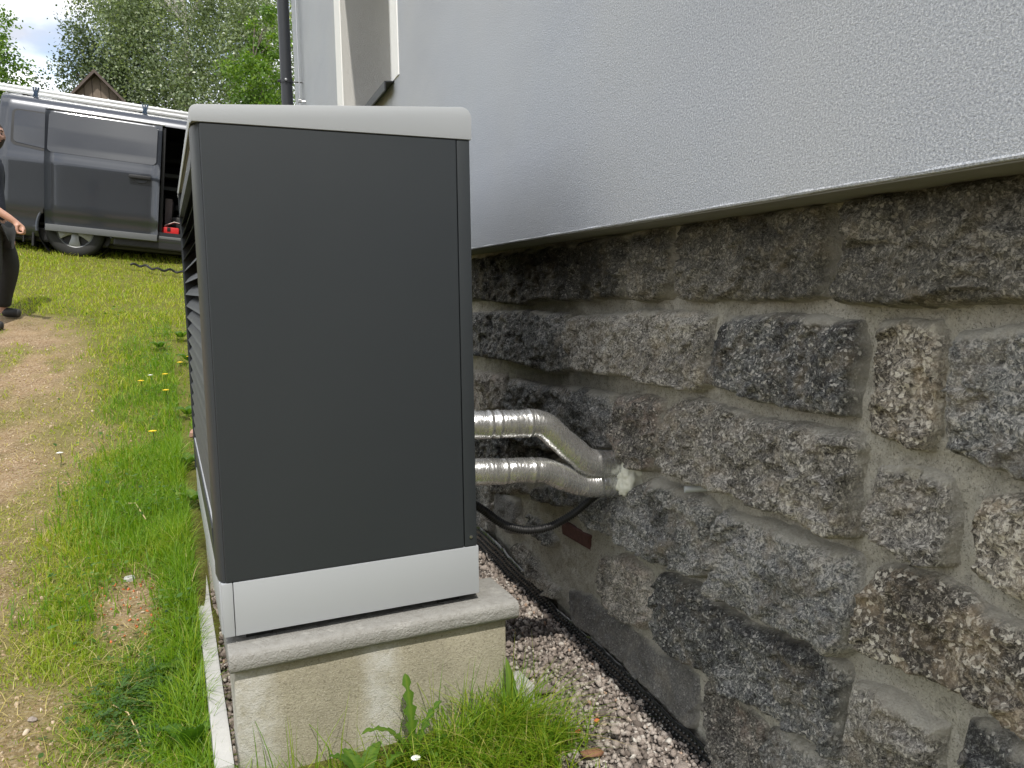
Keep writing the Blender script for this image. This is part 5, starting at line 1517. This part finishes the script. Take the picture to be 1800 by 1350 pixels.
# clover
g = np.random.default_rng(351)
n = 900
a = g.normal(-.215, .075, n); b = g.normal(2.18, .10, n)
ok = a < -.09; a, b = a[ok], b[ok]; n = len(a)
Zc = terrain(a, b)+g.uniform(.008, .035, n)
Vc, Fc, tc_ = [], [], []
for i in range(n):
    r = g.uniform(.004, .0075); a0 = g.uniform(0, 6.28); tl = g.normal(0, .25, 2)
    for k in range(3):
        th = a0+k*2.094; c, s = math.cos(th), math.sin(th)
        for (p, qd) in ((0, 0), (.9, .62), (1.7, .30), (1.7, -.30), (.9, -.62)):
            dx, dy = r*(c*p-s*qd), r*(s*p+c*qd)
            Vc.append((a[i]+dx, b[i]+dy, Zc[i]+dx*tl[0]+dy*tl[1]))
        m = len(Vc)-5; Fc.append((m, m+1, m+2)); Fc.append((m, m+2, m+3)); Fc.append((m, m+3, m+4))
        tc_ += [g.uniform(0, .45)]*5
tag(link('clover', mesh_np('clover', np.array(Vc), np.array(Fc), False, {'tint': np.array(tc_)}), M['weed']), 'dark clover patch at the grass edge', kind='stuff')


# small broad leaves mixed into the turf
g = np.random.default_rng(361)
n = 5200
Y = 1.9+6.6*g.uniform(size=n)**1.2; X = -.06-.0*Y-np.abs(g.normal(0, .30, n))*(.7+.12*Y)
lx, ly = blx(X, Y)
T = turf_amount(X, Y); cl = fbm(X*4.5, Y*3.0, seed=79)
ok = (lx < -.06) & (g.uniform(size=n) < T*sstep(-.1, .5, cl)) & not_on_hard(X, Y)
X, Y = X[ok], Y[ok]; n = len(X)
P = np.stack([X, Y, terrain(X, Y)+g.uniform(.015, .075, n)], 1)
a = g.uniform(0, 2*np.pi, n); el = g.uniform(-.35, .75, n)
d = np.stack([np.cos(a)*np.cos(el), np.sin(a)*np.cos(el), np.sin(el)], 1)
s = np.stack([-np.sin(a), np.cos(a), g.uniform(-.4, .4, n)], 1)
L = (g.uniform(.010, .026, n)*(.75+.09*Y))[:, None]; Wd = L*g.uniform(.26, .40, n)[:, None]
dz = np.array([0, 0, 1])*L*.12
V = np.stack([P, P+d*L*.3+s*Wd*.85, P+d*L*.68+s*Wd*.8-dz*.3, P+d*L-dz, P+d*L*.68-s*Wd*.8-dz*.3, P+d*L*.3-s*Wd*.85], 1).reshape(-1, 3)
b = (6*np.arange(n))[:, None]
F = np.concatenate([b+np.array([[0, 1, 2, 5]]), b+np.array([[2, 3, 4, 5]])])
tag(link('turf_leaves', mesh_np('turf_leaves', V, F, False, {'tint': np.repeat(np.clip(.45+.3*g.normal(size=n), 0, 1), 6)}), M['weed']), 'small broad leaves mixed into the grass', kind='stuff')


# ------------------------------------------------------------------ single weeds and flowers
def leaf_mesh(name, L, W, mode, bend, seed, n=26, up=1.3):
    """A leaf as a folded strip: 'd' toothed dandelion, 'o' oval dock."""
    g = np.random.default_rng(seed); V = []; hw = []
    for i in range(n+1):
        t = i/n
        if mode == 'd':
            tooth = .30+.70*(((t*6.2) % 1)**1.3 if t < .86 else 1)
            w = W*(.10+.9*math.sin(math.pi*min(1, t**1.25*.98)))*tooth*(1.0 if t > .22 else .25+t*3.4)
        else:
            w = W*(math.sin(math.pi*t**.75)**.8*.95+.02)*(1+.05*math.sin(t*40)) if t > .18 else W*.07
        hw.append(w if i < n else .0004)
    ang = up; p = np.array([0.0, 0.0, 0.0]); step = L/n
    for i in range(n+1):
        w = hw[i]; rip = .10*W*math.sin(i*1.9+seed)
        for j, q in enumerate((-1, -.5, 0, .5, 1)):
            V.append((p[0]-.18*abs(q)*w*math.sin(ang)*-1, q*w, p[2]+.28*abs(q)*w*math.cos(ang)+(rip*abs(q) if abs(q) == 1 else 0)))
        ang -= bend/n*(.4+1.2*i/n)
        p = p+np.array([math.cos(ang), 0, math.sin(ang)])*step
    tn = np.full(len(V), g.uniform(.25, .7)); tn[2::5] += .25
    return mesh_np(name, np.array(V), grid_faces(n+1, 5), True, {'tint': np.clip(tn, 0, 1)})


def plant(name, loc, leaves, label, cat='plant', group=None):
    o = tag(empty(name, loc), label, cat, group)
    for i, (L, W, mode, bend, az, up) in enumerate(leaves):
        link('leaf', leaf_mesh('leaf', L, W, mode, bend, i*13+abs(int(loc[0]*100)), up=up), M['weed'], o, rot=(0, 0, rad(az)))
    return o


p = bw(.385, -.125, .045)
plant('dandelion', p[:], [(.215, .022, 'd', .45, 100, 1.56), (.18, .020, 'd', 1.8, 178, 1.42), (.16, .019, 'd', 1.0, 20, 1.42), (.10, .016, 'd', 1.3, -60, 1.1), (.12, .017, 'd', 1.9, 215, 1.2), (.11, .016, 'd', .9, -20, 1.1), (.10, .015, 'd', 1.2, 130, 1.2)], 'dandelion with upright toothed leaves against the plinth face', 'dandelion')
p = bw(.655, -.10, .04)
plant('dock_plant', p[:], [(.19, .017, 'o', .5, 95, 1.5), (.14, .015, 'o', .9, 160, 1.4), (.10, .012, 'o', 1.1, 30, 1.2)], 'upright broad leaves at the right corner of the plinth', 'weed')
p = bw(.255, -.15, .045)
plant('dock_plant', p[:], [(.115, .020, 'o', 1.4, 170, 1.4), (.10, .020, 'o', 1.5, 120, 1.35), (.11, .021, 'o', 1.5, 40, 1.3), (.07, .015, 'o', 1.5, -30, 1.1), (.08, .016, 'o', 1.6, 215, 1.1)], 'broad leaved weed in front of the plinth middle', 'weed')
p = bw(.07, -.17, .045)
plant('dock_plant', p[:], [(.10, .018, 'o', 1.6, 0, 1.2), (.09, .018, 'o', 1.6, 140, 1.2), (.10, .018, 'o', 1.6, 230, 1.2), (.09, .016, 'o', 1.5, 80, 1.2)], 'small round leaved weed near the plinth left corner', 'weed')
plant('dock_plant', (-.115, 1.93, terrain(-.115, 1.93)+.01), [(.13, .030, 'o', 1.0, -80, 1.25), (.10, .024, 'o', 1.5, 150, 1.1), (.09, .020, 'o', 1.6, 30, 1.1)], 'broad yellow-green dock leaf beside the kerb near end', 'weed')
plant('dock_plant', (-.15, 2.30, terrain(-.15, 2.30)+.01), [(.07, .018, 'o', 1.5, 200, 1.0), (.06, .017, 'o', 1.6, 120, 1.0), (.06, .016, 'o', 1.5, -60, 1.0)], 'bright small leaves in the grass by the clover', 'weed')
for i, (x, y, s) in enumerate(((-.22, 6.4, 1.5), (-.30, 7.2, 1.5), (-.20, 5.1, 1.3), (-.17, 4.2, 1.2), (-.45, 6.9, 1.3), (-.14, 3.7, 1.1))):
    plant('dock_plant', (x, y, terrain(x, y)+.02), [(.09*s, .02*s, 'o', 1.5, a+i*37, 1.1) for a in (0, 75, 150, 220, 290)],
          ('pale broad leaves highest up the lush grass', 'broad leaves among the yellow flowers', 'broad leaves in long grass beside the louvres', 'leafy weed in the grass below the louvre middle', 'leafy weed near the white daisy', 'broad leaves in grass by the heat pump base')[i], 'weed')


def flower(x, y, h, r, mat, label, cat, group):
    z = float(terrain(x, y))
    o = tag(empty(cat.replace(' ', '_')+'_flower', (x, y, z)), label, cat, group)
    MB().tube([(0, 0, 0), (.006, .004, h*.6), (.0, .008, h)], .0016, 5).build('stem', M['weed'], o)
    hd_ = MB()
    for k in range(14):
        hd_.prism([(0, -.10*r), (r*.8, -.17*r), (r, 0), (r*.8, .17*r), (0, .10*r)], 'z', h, h+.0015, 0, Matrix.Rotation(rad(k*360/14), 4, 'Z')@Matrix.Rotation(rad(-12), 4, 'Y'))
    hd_.lathe([(.0, h+.004), (r*.4, h+.002), (r*.3, h-.006), (.0, h-.008)], 10)
    hd_.build('flower_head', mat, o)


FG = 'dandelion flowers in the lush grass'
for x, y, lb in ((-.275, 6.15, 'yellow dandelion flower topmost in the lush grass'), (-.36, 5.85, 'yellow dandelion flower left of the topmost bloom'), (-.335, 5.42, 'yellow dandelion flower in the middle of the lush grass'), (-.36, 4.55, 'yellow dandelion flower lowest in the lush grass'), (-.215, 6.3, 'yellow dandelion flower next to the louvres'), (-.50, 5.7, 'yellow dandelion flower outermost from the louvres')):
    flower(x, y, .10, .015, M['yellow_petal'], lb, 'dandelion', FG)
for x, y, lb in ((-.46, 5.95, 'small white daisy beside the yellow dandelions'), (-.78, 4.42, 'small white daisy at the edge of the track'), (-.12, 4.05, 'small white daisy near the heat pump front')):
    flower(x, y, .075, .017, M['white_petal'], lb, 'daisy', 'white daisies in the grass')
q = bw(.37, -.19, 0); flower(q.x, q.y, .05, .010, M['white_petal'], 'small white daisy in front of the dandelion', 'daisy', 'white daisies in the grass')
q = bw(.30, -.21, 0); flower(q.x, q.y, .035, .010, M['white_petal'], 'small white daisy among the broad leaved weed', 'daisy', 'white daisies in the grass')

# dead blades lying flat in the turf and on the track
X, Y, g = scatter(3800, -1.6, -.06, 1.7, 7.0, 365, 1.2)
lx, ly = blx(X, Y); ok = lx < -.055; X, Y = X[ok], Y[ok]
blades('dead_grass', X, Y, .05*g.uniform(.4, 1.5, len(X)), .0024, 366, 3, 2.2, g.uniform(.9, 1.0, len(X)), 'dead straw coloured blades lying in the turf', zoff=.006)

# dry straws and a loose pale stone on the track
def straw(pts, label, r=.0018):
    tag(MB().tube([(x, y, float(terrain(x, y))+z) for x, y, z in pts], r, 5).build('straw', M['straw'], smooth=True), label, 'straw')
straw([(-.31, 2.18, .012), (-.27, 2.12, .02), (-.24, 2.03, .022), (-.225, 1.97, .012), (-.20, 1.94, .01)], 'long bent dry straw at the bottom of the track')
straw([(-.42, 3.75, .03), (-.38, 3.70, .045), (-.33, 3.55, .03)], 'brown dry stalk lying in the short grass', .003)
